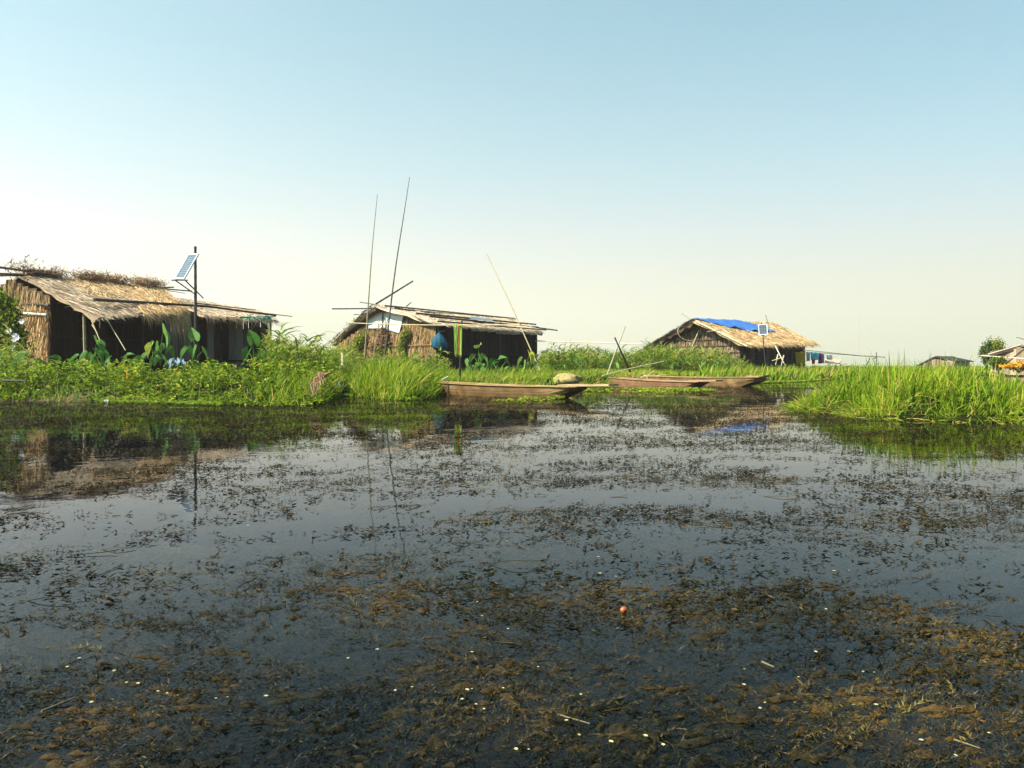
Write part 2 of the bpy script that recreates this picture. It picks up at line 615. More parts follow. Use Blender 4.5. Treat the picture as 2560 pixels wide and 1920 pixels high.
def scatter(n, px0, px1, s0, s1, p=1.0):
    """points over the bank: px range, depth behind the shore s0..s1"""
    px = rng.uniform(px0, px1, n)
    s = s0 + (s1 - s0) * rng.random(n) ** p
    d = shore_d(px) + s
    return px, d


def grass(mb, px, d, L, W, lean=.25, droop=.35, cmul=1.0, coff=0.0, seg=3, wind=(.12, 0, 0), z=None):
    x = (px - 1280) / F * d
    z = land_h(px, d) if z is None else z
    N = len(x)
    P = np.stack([x, d, z - .03], 1)
    Dv = nrm(np.stack([rng.normal(0, lean, N) + wind[0], rng.normal(0, lean, N), np.ones(N)], 1))
    a = rng.uniform(0, 2 * np.pi, N)
    B = np.stack([np.cos(a), np.sin(a), np.zeros(N)], 1) * rng.uniform(0, droop, N)[:, None]
    B[:, 2] = -rng.uniform(0, droop, N) * .7
    B[:, 0] += wind[0]
    c = np.clip(rng.normal(.52, .2, N) + (fbm(x * 2.2, d * 2.2, 8) - .5) * 1.1, 0, .93)
    dry = rng.random(N) < .11
    c = np.where(dry, rng.uniform(.9, 1, N), c) * cmul + coff
    blades(mb, P, Dv, L, W, B, np.clip(c, 0, 1), seg)


def mask(px, d, f):
    k = f > rng.random(len(px))
    return px[k], d[k]


# creeping plants over the left bank
mb = MB()
px, d = scatter(60000, -500, 850, -.1, 4.5, 1.3)
kk = shore_s(px, d) > np.interp(px, [200, 420], [.35, -.1]) + rng.normal(0, .12, len(px))
px, d = px[kk], d[kk]
x = (px - 1280) / F * d
cl = fbm(x * 1.7, d * 1.7, 41)
k = rng.random(len(px)) < (sstep(.3, .55, cl) * .85 + .1) * (.3 + .7 * sstep(.40, .56, fbm(x * 4.2, d * 4.2, 43)))
px, d, x, cl = px[k], d[k], x[k], cl[k]
s = d - shore_d(px)
hh = land_h(px, d)
up = rng.random(len(px)) ** 1.4 * (.06 + .34 * sstep(.1, 1.2, s)) * (.15 + 1.35 * sstep(.3, .75, cl))
P = np.stack([x, d, np.maximum(hh, .0) + up + .01], 1)
az = rng.uniform(0, 2 * np.pi, len(px))
Dv = np.stack([np.cos(az), np.sin(az), rng.normal(-.05, .45, len(px))], 1)
Nn = nrm(np.stack([rng.normal(-.25, .6, len(px)), rng.normal(-.35, .6, len(px)), np.ones(len(px))], 1))
c = np.clip(rng.normal(.42, .22, len(px)) + (cl - .5) * .5, 0, 1)
c = np.where(rng.random(len(px)) < .03, rng.uniform(.93, 1, len(px)), np.minimum(c, .92))
leaves(mb, P, Dv, Nn, rng.uniform(.06, .17, len(px)), rng.uniform(.03, .08, len(px)), c)
# trailing stems with small leaves hanging to the water
px, d = scatter(900, -400, 850, -.3, 1.6)
for a, b in zip(px[:420], d):
    x0 = (a - 1280) / F * b
    z0 = float(land_h(np.array([a]), np.array([b]))[0]) + random.uniform(.1, .4)
    an = random.uniform(-2.6, -.5)
    L = random.uniform(.2, .5)
    pts = [[x0 + math.cos(an) * L * t, b + math.sin(an) * L * t, z0 + .2 * t - .55 * t * t] for t in (0, .33, .66, 1)]
    tube(mb, pts, .004, 3, random.choice((.05, .2, .4, .6)))
tag(mb.build('creeper_cover', M['leaf']), 'low leafy creepers matted over the left bank', 'ground cover', kind='stuff')

# grass of the bank, lawn, clump and meadow
mb = MB()
px, d = scatter(9000, -500, 850, -.1, 5)
px, d = mask(px, d, sstep(.42, .62, fbm((px - 1280) / F * d * 1.1, d * 1.1, 101)) * .5 + .03)
grass(mb, px, d, rng.uniform(.18, .5, len(px)), rng.uniform(.012, .022, len(px)), .6, .9)
px, d = scatter(2600, 640, 860, .2, 8)
grass(mb, px, d, rng.uniform(.22, .55, len(px)), rng.uniform(.014, .026, len(px)), .3, .5)
# tall clump left of the boat
px, d = scatter(5000, 870, 1100, -.15, 4.2)
f = sstep(.28, .55, fbm((px - 1280) / F * d * 2.0, d * 2.0, 77)) * .8 + .25
px, d = mask(px, d, f)
hgt = np.interp(px, [870, 910, 980, 1040, 1100], [.55, .95, 1.0, .75, .45]) * np.interp(d - shore_d(px), [-.2, 1, 4], [.55, 1, 1])
grass(mb, px, d, hgt * rng.uniform(.45, 1.15, len(px)), rng.uniform(.016, .042, len(px)), .24, .6)
# bright lawn before the middle hut
px, d = scatter(26000, 1040, 1640, -.1, 15)
kk = ~((abs(px - 1416) < 50) & (abs(d - 29.6) < 1.4))
px, d = px[kk], d[kk]
grass(mb, px, d, rng.uniform(.14, .40, len(px)), rng.uniform(.016, .034, len(px)), .4, .55, coff=.06)
px, d = scatter(5500, 820, 1380, 7, 22)
grass(mb, px, d, rng.uniform(.35, 1.0, len(px)) * np.interp(px, [820, 1000, 1150, 1380], [1, .85, .65, .75]), rng.uniform(.02, .045, len(px)), .3, .5)
# lawn behind the two moored boats and by the right hut
px, d = scatter(15000, 1540, 2100, -.1, 24)
grass(mb, px, d, rng.uniform(.12, .42, len(px)), rng.uniform(.025, .05, len(px)), .4, .55, coff=.05)
# far meadow
px, d = scatter(20000, 1750, 3700, 0, 60, 1.4)
grass(mb, px, d, rng.uniform(.35, .85, len(px)), rng.uniform(.04, .10, len(px)), .3, .4, coff=.03)
px, d = scatter(12000, -900, 3900, 45, 260, 1.6)
grass(mb, px, d, rng.uniform(.4, .9, len(px)), rng.uniform(.10, .35, len(px)), .3, .4)
# grass before the left hut
px, d = scatter(5000, -300, 720, 4, 16)
grass(mb, px, d, rng.uniform(.2, .55, len(px)), rng.uniform(.016, .035, len(px)), .4, .6)
tag(mb.build('grass', M['grass']), 'bright green grass growing over the marshy bank', 'grass', kind='stuff')

# tall leafy reeds behind
mb = MB()


def reeds(px, d, h, wl=(.03, .06), nl=7, plume=.05):
    N = len(px)
    x = (px - 1280) / F * d
    h = h * (.62 + .7 * fbm(x * .8, d * .8, 19, 2)) * rng.choice([.7, 1, 1, 1.15], N)
    z = land_h(px, d)
    P = np.stack([x, d, z], 1)
    Dv = nrm(np.stack([rng.normal(.08, .12, N), rng.normal(0, .12, N), np.ones(N)], 1))
    c0 = np.clip(rng.normal(.62, .16, N) + (fbm(x * .9, d * .9, 15) - .5) * 1.0, .05, .92)
    blades(mb, P, Dv, h, .02, np.zeros((N, 3)), c0 * .8, 2)
    for k in range(nl):
        t = rng.uniform(.25, .98, N)
        a = rng.uniform(0, 2 * np.pi, N)
        out = np.stack([np.cos(a), np.sin(a), rng.uniform(.8, 2.4, N)], 1)
        L = h * rng.uniform(.22, .42, N)
        B = np.stack([np.cos(a) * .3 + .1, np.sin(a) * .3, -rng.uniform(.3, 1.0, N)], 1)
        c = np.clip(c0 + rng.normal(0, .12, N), 0, .93)
        c = np.where(rng.random(N) < .05, 1.0, c)
        blades(mb, P + Dv * (h * t)[:, None], nrm(out), L, rng.uniform(*wl, N), B, c, 3)
    kp = np.where(rng.random(N) < plume)[0]
    for i in kp:
        tip = P[i] + Dv[i] * h[i]
        for r in range(9):
            q = tip + [random.gauss(.03, .03), random.gauss(0, .03), random.uniform(-.05, .3)]
            blades(mb, [q], nrm([[random.gauss(.5, .3), random.gauss(0, .3), 1]]), .2, .02, [[.25, 0, -.2]], .9, 2)


px, d = scatter(1500, 655, 860, 8, 24)
reeds(px, d, rng.uniform(.85, 1.5, len(px)) * np.interp(px, [655, 700, 780, 860], [1.0, .95, .85, .75]))
px, d = scatter(2100, 1345, 1730, 15, 30)
reeds(px, d, rng.uniform(.9, 1.45, len(px)) * np.interp(px, [1345, 1380, 1500, 1600, 1730], [1.0, 1.05, 1.0, 1.05, 1.0]), (.04, .085))
px, d = scatter(1150, 1600, 1870, 12, 24)
reeds(px, d, rng.uniform(.8, 1.35, len(px)) * np.interp(px, [1600, 1700, 1800, 1870], [1.15, 1.2, 1.05, .6]), (.04, .085))
px, d = scatter(300, 1880, 2200, 10, 30)
reeds(px, d, rng.uniform(.35, .7, len(px)), (.03, .07))
px, d = scatter(500, 830, 1120, 12, 22)
reeds(px, d, rng.uniform(.6, 1.15, len(px)), (.03, .06), plume=0)
px, d = scatter(220, -200, 60, 4, 9)
reeds(px, d, rng.uniform(.6, 1.2, len(px)), (.03, .05), plume=0)
tag(mb.build('reeds', M['reed']), 'tall leafy reeds crowding between and behind the huts', 'reeds', kind='stuff')

# ------------------------------------------------------------------ island of grass at the right
g = np.linspace(-1.25, 1.25, 70)
gx, gy = np.meshgrid(g, g)
X, Y = ICX + gx * IA, ICY + gy * IB
R = isl_r(X, Y)
Z = .30 * (1 - sstep(.55, 1.0, R)) + (fbm(X * 2, Y * 2, 31) - .5) * .16 * (R < 1) - .12 * sstep(.97, 1.1, R) + .02
mb = MB()
n = len(g)
i, j = np.meshgrid(np.arange(n - 1), np.arange(n - 1))
a = (j * n + i).ravel()
keep = R.ravel()[a] < 1.14
a = a[keep]
mb.add(np.stack([X, Y, Z], -1).reshape(-1, 3), np.stack([a, a + 1, a + 1 + n, a + n], 1), None, .35)
tag(mb.build('islet_ground', M['soil'], smooth=True), kind='structure')

mb = MB()


def isl_pts(n, r0, r1):
    a = rng.uniform(0, 2 * np.pi, n)
    r = np.sqrt(rng.uniform(r0 ** 2, r1 ** 2, n))
    k = 1 + .10 * np.sin(3 * a + 1) + .05 * np.sin(7 * a)
    # isl_r uses the true angle of the squashed offset
    x = ICX + IA * r * np.cos(a) * k
    y = ICY + IB * r * np.sin(a) * k
    return x, y, r


def isl_grass(n, r0, r1, h0, h1, w0, w1, lean, droop, out=0.0, coff=0.0, dry=.07):
    x, y, r = isl_pts(n, r0, r1)
    cl = fbm(x * 2.3, y * 2.3, 55)
    k = rng.random(n) < sstep(.25, .55, cl) * .9 + .14
    x, y, r, cl = x[k], y[k], r[k], cl[k]
    N = len(x)
    z = .30 * (1 - sstep(.55, 1.0, r))
    hx = .80 * np.interp(x, [4.9, 5.4, 6.4, 7.2, 8.0, 8.7, 9.6], [.66, .97, 1.02, .98, .66, .45, .42]) * np.interp(r, [0, .55, .8, 1.0], [1, 1, .8, .55])
    rad = nrm(np.stack([x - ICX, y - ICY, np.zeros(N)], 1))
    Dv = nrm(np.stack([rng.normal(.05, lean, N), rng.normal(0, lean, N), np.ones(N)], 1) + rad * out * rng.uniform(.3, 1, N)[:, None])
    a = rng.uniform(0, 2 * np.pi, N)
    B = np.stack([np.cos(a) + .35, np.sin(a), -np.ones(N) * .9], 1) * rng.uniform(0, droop, N)[:, None] + rad * (out * .4)
    c = np.clip(rng.normal(.52, .2, N) + (cl - .5) * .9 + coff, 0, .93)
    c = np.where(rng.random(N) < dry, rng.uniform(.9, 1, N), c)
    blades(mb, np.stack([x, y, z - .02], 1), Dv, hx * rng.uniform(h0, h1, N), rng.uniform(w0, w1, N), B, c, 4)


isl_grass(8500, 0, .92, .35, .86, .011, .026, .2, .5)
isl_grass(420, 0, .75, .85, 1.15, .014, .028, .14, .35)
isl_grass(6500, .55, 1.02, .3, .8, .010, .024, .55, 1.1, .5, -.08, .2)
isl_grass(4200, .8, 1.04, .4, 1.0, .008, .018, .9, 1.5, .8, -.05, .38)
tag(mb.build('islet_grass', M['grass']), 'tall bright grass covering the small islet at right', 'grass', kind='stuff')

# ------------------------------------------------------------------ water weed
BO = [(np.array([-2.1, 22.9]), np.array([2.3, 18.6]), .7)]


def open_water(x, y):
    px = 1280 + F * x / np.maximum(y, .01)
    return (shore_s(px, y) < -.15) & (isl_r(x, y) > 1.03)


CY = [1.3, 1.9, 2.5, 3.5, 6, 10, 20, 34]
CT = [.425, .475, .54, .57, .565, .565, .575, .60]


def patch(x, y):
    """drifting mats: streaks a little aslant, with open water between"""
    ca, sa = math.cos(.22), math.sin(.22)
    u, v = x * ca + y * sa, -x * sa + y * ca
    return .62 * fbm(u * .75, v * 1.7, 61, 4) + .38 * fbm(u * 2.6, v * 5.2, 64, 3) + (fbm(x * .22, y * .35, 70, 2) - .5) * .12 + .05 * (1 - sstep(-3, .5, x)) * sstep(3.5, 6, y) * (1 - sstep(12, 16, y)) - .16 * np.exp(-((x - .42) / .38) ** 2 - ((y - 2.1) / .2) ** 2)


def weedpts(n, d0, d1, dt=0.0, soft=.03, margin=1.3, bias=0.0):
    u = rng.random(n)
    y = d0 + (d1 - d0) * u if bias else np.sqrt(d0 ** 2 + (d1 ** 2 - d0 ** 2) * u)
    x = rng.uniform(-.64, .64, n) * y * margin
    f = patch(x, y)
    k = (f > np.interp(y, CY, CT) + dt + rng.normal(0, soft, n)) & open_water(x, y)
    return x[k], y[k], f[k]


def stems(mb, x, y, z, L, r, c, k=6):
    for i in range(len(x)):
        a = random.gauss(.2, .8)
        p = [np.array([x[i], y[i], z[i]])]
        for q in range(k - 1):
            a += random.gauss(0, .35)
            p.append(p[-1] + np.array([math.cos(a), math.sin(a), 0]) * L[i] / k + [0, 0, random.gauss(0, .006)])
        tube(mb, p, r, 4, c[i])



def flow(x, y):
    return .15 + (fbm(x * .8, y * .8, 201, 2) - .5) * 3.2


# the slimy algae mat itself: lumps that just break the surface near the boat
rows = np.geomspace(1.25, 4.6, 330)
cols = np.linspace(-.86, .86, 460)
K, Dd = np.meshgrid(cols, rows)
X = K * Dd
Y = Dd
ca, sa = np.cos(.25), np.sin(.25)
XR, YR = X * ca + Y * sa, -X * sa + Y * ca
pt = patch(X, Y)
thr = np.interp(Y, CY, CT) + .03 * sstep(1.5, 4, Y)
rid = 1 - abs(2 * fbm(XR * 9, YR * 20, 301, 3) - 1) * 1.6
fine = fbm(XR * 30, YR * 55, 311, 3) - .5
Z = np.clip((pt - thr) * .35, -.20, .008) + (rid - .62) * .040 + fine * .030 - .020
Z = np.minimum(Z, .022) - .15 * sstep(3.0, 4.4, Y)
cc = np.clip(.30 + (fbm(X * 2.2, Y * 2.2, 321) - .45) * 1.5 + fine * .5 + (rid - .6) * .25, 0, 1)
nr, ncl = len(rows), len(cols)
i, j = np.meshgrid(np.arange(ncl - 1), np.arange(nr - 1))
a = (j * ncl + i).ravel()
mb = MB()
mb.add(np.stack([X, Y, Z], -1).reshape(-1, 3), np.stack([a, a + 1, a + 1 + ncl, a + ncl], 1), None, cc.ravel())
tag(mb.build('algae_mat', M['algae'], smooth=True), 'lumpy brown algae mat just breaking the near water surface', 'algae', kind='stuff')


def sprigs(mb, x, y, z, zs, L, nleaf, lw, c0, spread=.5):
    """wandering stems carrying many small leaves, combed along the drift"""
    N = len(x)
    a = flow(x, y) + rng.normal(0, .35, N) + np.where(rng.random(N) < .5, np.pi, 0)
    cur = rng.normal(0, 1.2, N)
    L = np.broadcast_to(L, (N,))
    ts = rng.random((N, nleaf))
    ang = a[:, None] + cur[:, None] * ts
    X = x[:, None] + L[:, None] * ts * np.cos(a[:, None] + cur[:, None] * ts * .5)
    Y = y[:, None] + L[:, None] * ts * np.sin(a[:, None] + cur[:, None] * ts * .5)
    zw = rng.normal(0, zs, N)[:, None] * np.sin(ts * 5 + rng.uniform(0, 6, N)[:, None])
    Zz = z[:, None] + zw + rng.normal(0, 1, (N, nleaf)) * zs * .6
    la = ang + rng.normal(0, spread, (N, nleaf))
    P = np.stack([X, Y, Zz], -1).reshape(-1, 3)
    n = N * nleaf
    Dv = np.stack([np.cos(la).ravel(), np.sin(la).ravel(), rng.normal(.05, .35, n)], 1)
    Nn = nrm(np.stack([rng.normal(0, .6, n), rng.normal(0, .6, n), np.ones(n)], 1))
    c = np.clip(np.repeat(c0, nleaf) + rng.normal(0, .1, n), 0, 1)
    ll = np.repeat(np.broadcast_to(lw[0], (N,)), nleaf) * rng.uniform(.4, 1.5, n)
    leaves(mb, P, Dv, Nn, ll, ll * lw[1] * rng.uniform(.6, 1.3, n), c, .2)


def tone(x, y):
    return np.clip(.32 + (fbm(x * 2.2, y * 2.2, 321) - .45) * 1.6 + rng.normal(0, .12, len(x)), .02, .97)


mb = MB()
x, y, f = weedpts(3000, 1.35, 2.6)
sprigs(mb, x, y, rng.uniform(-.02, .010, len(x)), .008, rng.uniform(.08, .3, len(x)), 36, (.011, .2), tone(x, y), .4)
x, y, f = weedpts(4200, 2.6, 4.6)
sprigs(mb, x, y, rng.uniform(-.016, .010, len(x)), .008, rng.uniform(.08, .3, len(x)), 32, (.013, .22), tone(x, y), .4)
x, y, f = weedpts(9000, 4.6, 8.5)
sprigs(mb, x, y, rng.uniform(-.012, .010, len(x)), .008, rng.uniform(.08, .3, len(x)), 22, (.018, .24), np.clip(rng.normal(.42, .2, len(x)), .02, .95), .4)
x, y, f = weedpts(17000, 8.5, 16)
sprigs(mb, x, y, rng.uniform(-.006, .013, len(x)), .008, rng.uniform(.1, .4, len(x)), 13, (.027, .26), np.clip(rng.normal(.42, .2, len(x)), .02, .95), .4)
x, y, f = weedpts(24000, 16, 34)
sprigs(mb, x, y, rng.uniform(0, .013, len(x)), .008, rng.uniform(.15, .5, len(x)), 6, (.055, .26), np.clip(rng.normal(.42, .18, len(x)), .02, .95), .4)
# loose single scraps between the mats
x, y, f = weedpts(26000, 2, 26, -.10, .07)
sprigs(mb, x, y, rng.uniform(-.004, .008, len(x)), .004, rng.uniform(.03, .14, len(x)) * np.interp(y, [2, 20], [.7, 2]), 4, (.02, .25), np.clip(rng.normal(.4, .2, len(x)), .02, .95))
# fine dark scraps spread everywhere between the bank and the camera
n = 66000
y = np.sqrt(2.2 ** 2 + (30 ** 2 - 2.2 ** 2) * rng.random(n) ** 1.25)
x = rng.uniform(-.64, .64, n) * y * 1.3
k = (fbm(x * 1.5, y * 2.6, 141, 4) > .515 + rng.normal(0, .035, n)) & open_water(x, y)
x, y = x[k], y[k]
sprigs(mb, x, y, rng.uniform(-.003, .012, len(x)), .007, rng.uniform(.05, .28, len(x)) * np.interp(y, [3, 20], [.6, 1.7]), 9, (.022, .28), np.clip(rng.normal(.3, .18, len(x)), .02, .9), .5)
# upright tips standing out of the water
x, y, f = weedpts(6500, 1.6, 14, .02)
N = len(x)
blades(mb, np.stack([x, y, np.full(N, -.01)], 1), nrm(np.stack([rng.normal(0, .5, N), rng.normal(0, .5, N), np.ones(N)], 1)), rng.uniform(.012, .05, N) * np.interp(y, [1, 8], [.6, 1.2]), rng.uniform(.003, .010, N), np.zeros((N, 3)), rng.uniform(.05, .5, N), 2)


def foxtails(mb, n, d0, d1, dt, lo, hi, zr, wid):
    """bushy strands: fine whorled leaves all along a curving stem"""
    x, y, f = weedpts(n, d0, d1, dt, .05)
    if len(x) == 0:
        return
    fl, N = flow(x, y), len(x)
    k = 64
    a = (fl + rng.normal(0, .35, N) + np.where(rng.random(N) < .5, np.pi, 0))[:, None]
    L = rng.uniform(lo, hi, N)[:, None]
    cu = rng.normal(0, 1.1, N)[:, None]
    t = np.tile(np.linspace(0, 1, k), (N, 1)) + rng.normal(0, .01, (N, k))
    zz = rng.uniform(*zr, N)[:, None] + .006 * np.sin(t * 7 + rng.uniform(0, 6, N)[:, None])
    an = a + cu * t
    P = np.stack([x[:, None] + L * t * np.cos(a + cu * t * .5), y[:, None] + L * t * np.sin(a + cu * t * .5), zz], -1).reshape(-1, 3)
    th = rng.uniform(0, 2 * np.pi, (N, k))
    Dv = np.stack([-np.sin(an) * np.cos(th) + .8 * np.cos(an), np.cos(an) * np.cos(th) + .8 * np.sin(an), np.sin(th) * .7], -1).reshape(-1, 3)
    base = tone(x, y)
    m = N * k
    ll = (rng.uniform(.5, 1.2, (N, k)) * (.010 + .016 * rng.random(N))[:, None] * np.clip(1.3 - t, .35, 1)).ravel()
    blades(mb, P, nrm(Dv), ll, wid, np.zeros((m, 3)), np.clip(np.repeat(base, k) + rng.normal(0, .08, m), 0, 1), 1)


foxtails(mb, 3400, 1.35, 3.2, -.02, .08, .34, (-.02, .006), .0032)
foxtails(mb, 3800, 3.2, 6.5, 0, .1, .4, (-.015, .006), .005)
tag(mb.build('pond_weed', M['weed']), 'brown water weed floating in scattered mats on the pond', 'water weed', kind='stuff')

mb = MB()
x, y, f = weedpts(2600, 1.3, 3.2, -.06, .05)
sprigs(mb, x, y, -rng.uniform(.01, .10, len(x)), .012, rng.uniform(.12, .45, len(x)), 26, (.022, .2), tone(x, y), .5)
x, y, f = weedpts(4200, 3.2, 9, -.05, .05)
sprigs(mb, x, y, -rng.uniform(.004, .05, len(x)), .01, rng.uniform(.15, .5, len(x)), 16, (.028, .2), np.clip(rng.normal(.5, .2, len(x)), .05, 1), .5)
foxtails(mb, 3000, 1.35, 5, -.09, .12, .45, (-.09, -.015), .004)
x, y, f = weedpts(1000, 1.4, 6.5, -.12, .08)
stems(mb, x, y, -rng.uniform(.0, .03, len(x)), rng.uniform(.1, .32, len(x)), .0015, rng.uniform(.2, .95, len(x)))
tag(mb.build('sunken_weed', M['deepweed']), 'dark tangled weed lying just under the water surface', 'water weed', kind='stuff')

# water hyacinth and duckweed rosettes along the shore
mb = MB()


def pads(px, d, c, L=(.05, .10)):
    N = len(px)
    x = (px - 1280) / F * d
    for k in range(5):
        a = rng.uniform(0, 2 * np.pi, N)
        P = np.stack([x, d, rng.uniform(.0, .05, N)], 1)
        Dv = np.stack([np.cos(a), np.sin(a), rng.uniform(.0, .9, N)], 1)
        l = rng.uniform(*L, N)
        leaves(mb, P, Dv, np.tile([0, -.2, 1.0], (N, 1)), l, l * .7, np.clip(c + rng.normal(0, .15, N), 0, .92), .1)


px, d = scatter(1500, 250, 1100, -.7, .3)
px, d = mask(px, d, sstep(.5, .68, fbm((px - 1280) / F * d * .8, d * .8, 111)))
pads(px, d, .5, (.03, .08))
px, d = scatter(1500, 1120, 1640, -1.6, .4)
px, d = mask(px, d, sstep(.42, .62, fbm((px - 1280) / F * d * .7, d * .7, 113)))
pads(px, d, .55, (.05, .1))
px, d = scatter(1700, 1780, 2080, -1.8, 3.2)
pads(px, d, .55, (.07, .14))
for cx, cd, n, sp in ((1705, 26.6, 60, .35), (1720, 25.6, 50, .3), (1608, 27.0, 40, .25), (1560, 25.0, 50, .8), (1690, 24, 30, .5), (1390, 19.3, 18, .2), (1330, 18.2, 14, .3), (1290, 17.5, 10, .2)):
    d = cd + rng.normal(0, sp, n)
    px = cx + rng.normal(0, sp, n) / d * F * 1.4
    pads(px, d, .6, (.06, .12))
tag(mb.build('water_hyacinth', M['leaf']), 'small green floating leaves fringing the bank and channel', 'floating plants', kind='stuff')
#@@OBJ
# ------------------------------------------------------------------ huts
def slab(mb, c4, th=.10, nu=14, nv=8, rough=.05, c=.45, sag=.0, cn=.25):
    """thick rough roof slab over corners R0,R1,E1,E0"""
    R0, R1, E1, E0 = [np.asarray(k, float) for k in c4]
    u, v = np.meshgrid(np.linspace(0, 1, nu), np.linspace(0, 1, nv))
    P = (R0 * (1 - u[..., None]) + R1 * u[..., None]) * (1 - v[..., None]) + (E0 * (1 - u[..., None]) + E1 * u[..., None]) * v[..., None]
    n = nrm(np.cross(R1 - R0, E0 - R0))
    if n[2] < 0: n = -n
    P = P + n * (rng.normal(0, rough, u.shape)[..., None])
    P[..., 2] -= sag * np.sin(np.pi * u) * (1 - v * .3)
    Q = P - n * th
    V = np.concatenate([P.reshape(-1, 3), Q.reshape(-1, 3)])
    i, j = np.meshgrid(np.arange(nu - 1), np.arange(nv - 1))
    a = (j * nu + i).ravel()
    N = nu * nv
    q = [np.stack([a, a + 1, a + 1 + nu, a + nu], 1), np.stack([a, a + nu, a + 1 + nu, a + 1], 1) + N]
    ed = [k for k in range(nu)] + [k * nu + nu - 1 for k in range(1, nv)] + [(nv - 1) * nu + k for k in range(nu - 2, -1, -1)] + [k * nu for k in range(nv - 2, 0, -1)]
    q.append(np.array([[ed[k], ed[k] + N, ed[(k + 1) % len(ed)] + N, ed[(k + 1) % len(ed)]] for k in range(len(ed))]))
    mb.add(V, np.concatenate(q), None, np.clip(c + rng.normal(0, cn * .5, len(V)), 0, 1))
    return n


def bil(c4, u, v):
    R0, R1, E1, E0 = [np.asarray(k, float) for k in c4]
    u, v = np.asarray(u)[:, None], np.asarray(v)[:, None]
    return (R0 * (1 - u) + R1 * u) * (1 - v) + (E0 * (1 - u) + E1 * u) * v


def straw(mb, c4, n, L, W, c=(.35, 1.0), jit=.18, lift=.03, v0=0.0, v1=1.0, u0=0.0, u1=1.0, sag=0.0, pv=1.0, droop=.15):
    """straws lying down the slope"""
    u = rng.uniform(u0, u1, n)
    v = v0 + (v1 - v0) * rng.random(n) ** pv
    R0, R1, E1, E0 = [np.asarray(k, float) for k in c4]
    nn = nrm(np.cross(R1 - R0, E0 - R0))
    if nn[2] < 0: nn = -nn
    P = bil(c4, u, v) + nn * rng.uniform(.0, lift, n)[:, None]
    P[:, 2] -= sag * np.sin(np.pi * u) * (1 - v * .3)
    Dv = nrm(bil(c4, u, np.ones(n)) - bil(c4, u, np.zeros(n)))
    ax = nrm(R1 - R0)
    Dv = nrm(Dv + ax * rng.normal(0, jit, n)[:, None] + nn * rng.normal(.05, .06, n)[:, None])
    ll = rng.uniform(*L, n)
    P = P - Dv * (ll * .25)[:, None]
    B = np.zeros((n, 3))
    B[:, 2] = -rng.uniform(0, droop, n)
    cc = rng.uniform(*c, n)
    dark = rng.random(n) < .1
    cc[dark] *= .35
    side = nrm(np.cross(Dv, nn)) + nn * rng.normal(0, .4, n)[:, None]
    blades(mb, P, Dv, ll, rng.uniform(*W, n), B, cc, 2, side)


def planez(c4):
    A = np.array([[p[0], p[1], 1] for p in c4])
    k = np.linalg.lstsq(A, np.array([p[2] for p in c4]), rcond=None)[0]
    return lambda x, y: k[0] * x + k[1] * y + k[2]


def plank_wall(mb, a, b, z0, ztop, w=.2, th=.05, c=(.1, .7), gap=.012, jitz=.04):
    """upright boards from a to b (xy), each its own thickness and height"""
    a, b = np.asarray(a, float)[:2], np.asarray(b, float)[:2]
    L = np.linalg.norm(b - a)
    e = (b - a) / L
    nn = np.array([e[1], -e[0]])
    t = 0.0
    while t < L - .02:
        ww = min(w * random.uniform(.7, 1.3), L - t)
        m = a + e * (t + ww / 2)
        zt = ztop(m[0], m[1], (t + ww / 2) / L) + random.uniform(-jitz, jitz)
        o = a + e * t
        k = random.uniform(.7, 1.3) * th
        if zt > z0 + .1:
            box(mb, (o[0] - nn[0] * k * .5, o[1] - nn[1] * k * .5, z0), (e[0] * (ww - gap), e[1] * (ww - gap), 0), (nn[0] * k, nn[1] * k, 0), (random.gauss(0, .008), 0, zt - z0), random.uniform(*c))
        t += ww


def thatch_wall(mb, a, b, z0, ztop, n=900, c=(.25, 1.0), L=(.35, .9), W=(.012, .03), off=.05, back=.15):
    plank_wall(mb, a, b, z0, ztop, .4, .06, (.05, back))
    a, b = np.asarray(a, float)[:2], np.asarray(b, float)[:2]
    e = nrm(b - a)
    nn = np.array([e[1], -e[0]])
    t = rng.random(n)
    xy = a + (b - a) * t[:, None]
    zt = np.array([ztop(p[0], p[1], q) for p, q in zip(xy, t)])
    z = z0 + (zt - z0) * rng.random(n)
    sgn = 1 if nn[1] < 0 else -1
    P = np.stack([xy[:, 0] + sgn * nn[0] * off, xy[:, 1] + sgn * nn[1] * off, z], 1)
    Dv = nrm(np.stack([e[0] * rng.normal(0, .13, n) + sgn * nn[0] * .05, e[1] * rng.normal(0, .13, n) + sgn * nn[1] * .05, -np.ones(n)], 1))
    side = np.tile([e[0], e[1], 0], (n, 1)) + rng.normal(0, .3, (n, 3))
    ll = rng.uniform(*L, n)
    ll = np.minimum(ll, z - z0 + .05)
    blades(mb, P, Dv, ll, rng.uniform(*W, n), np.zeros((n, 3)), rng.uniform(*c, n), 2, side)


def lerp(a, b, t):
    return np.asarray(a, float) * (1 - t) + np.asarray(b, float) * t


def gable_top(a, b, apex_t, za, zm, zb):
    def f(x, y, t):
        return za + (zm - za) * t / apex_t if t < apex_t else zm + (zb - zm) * (t - apex_t) / (1 - apex_t)
    return f


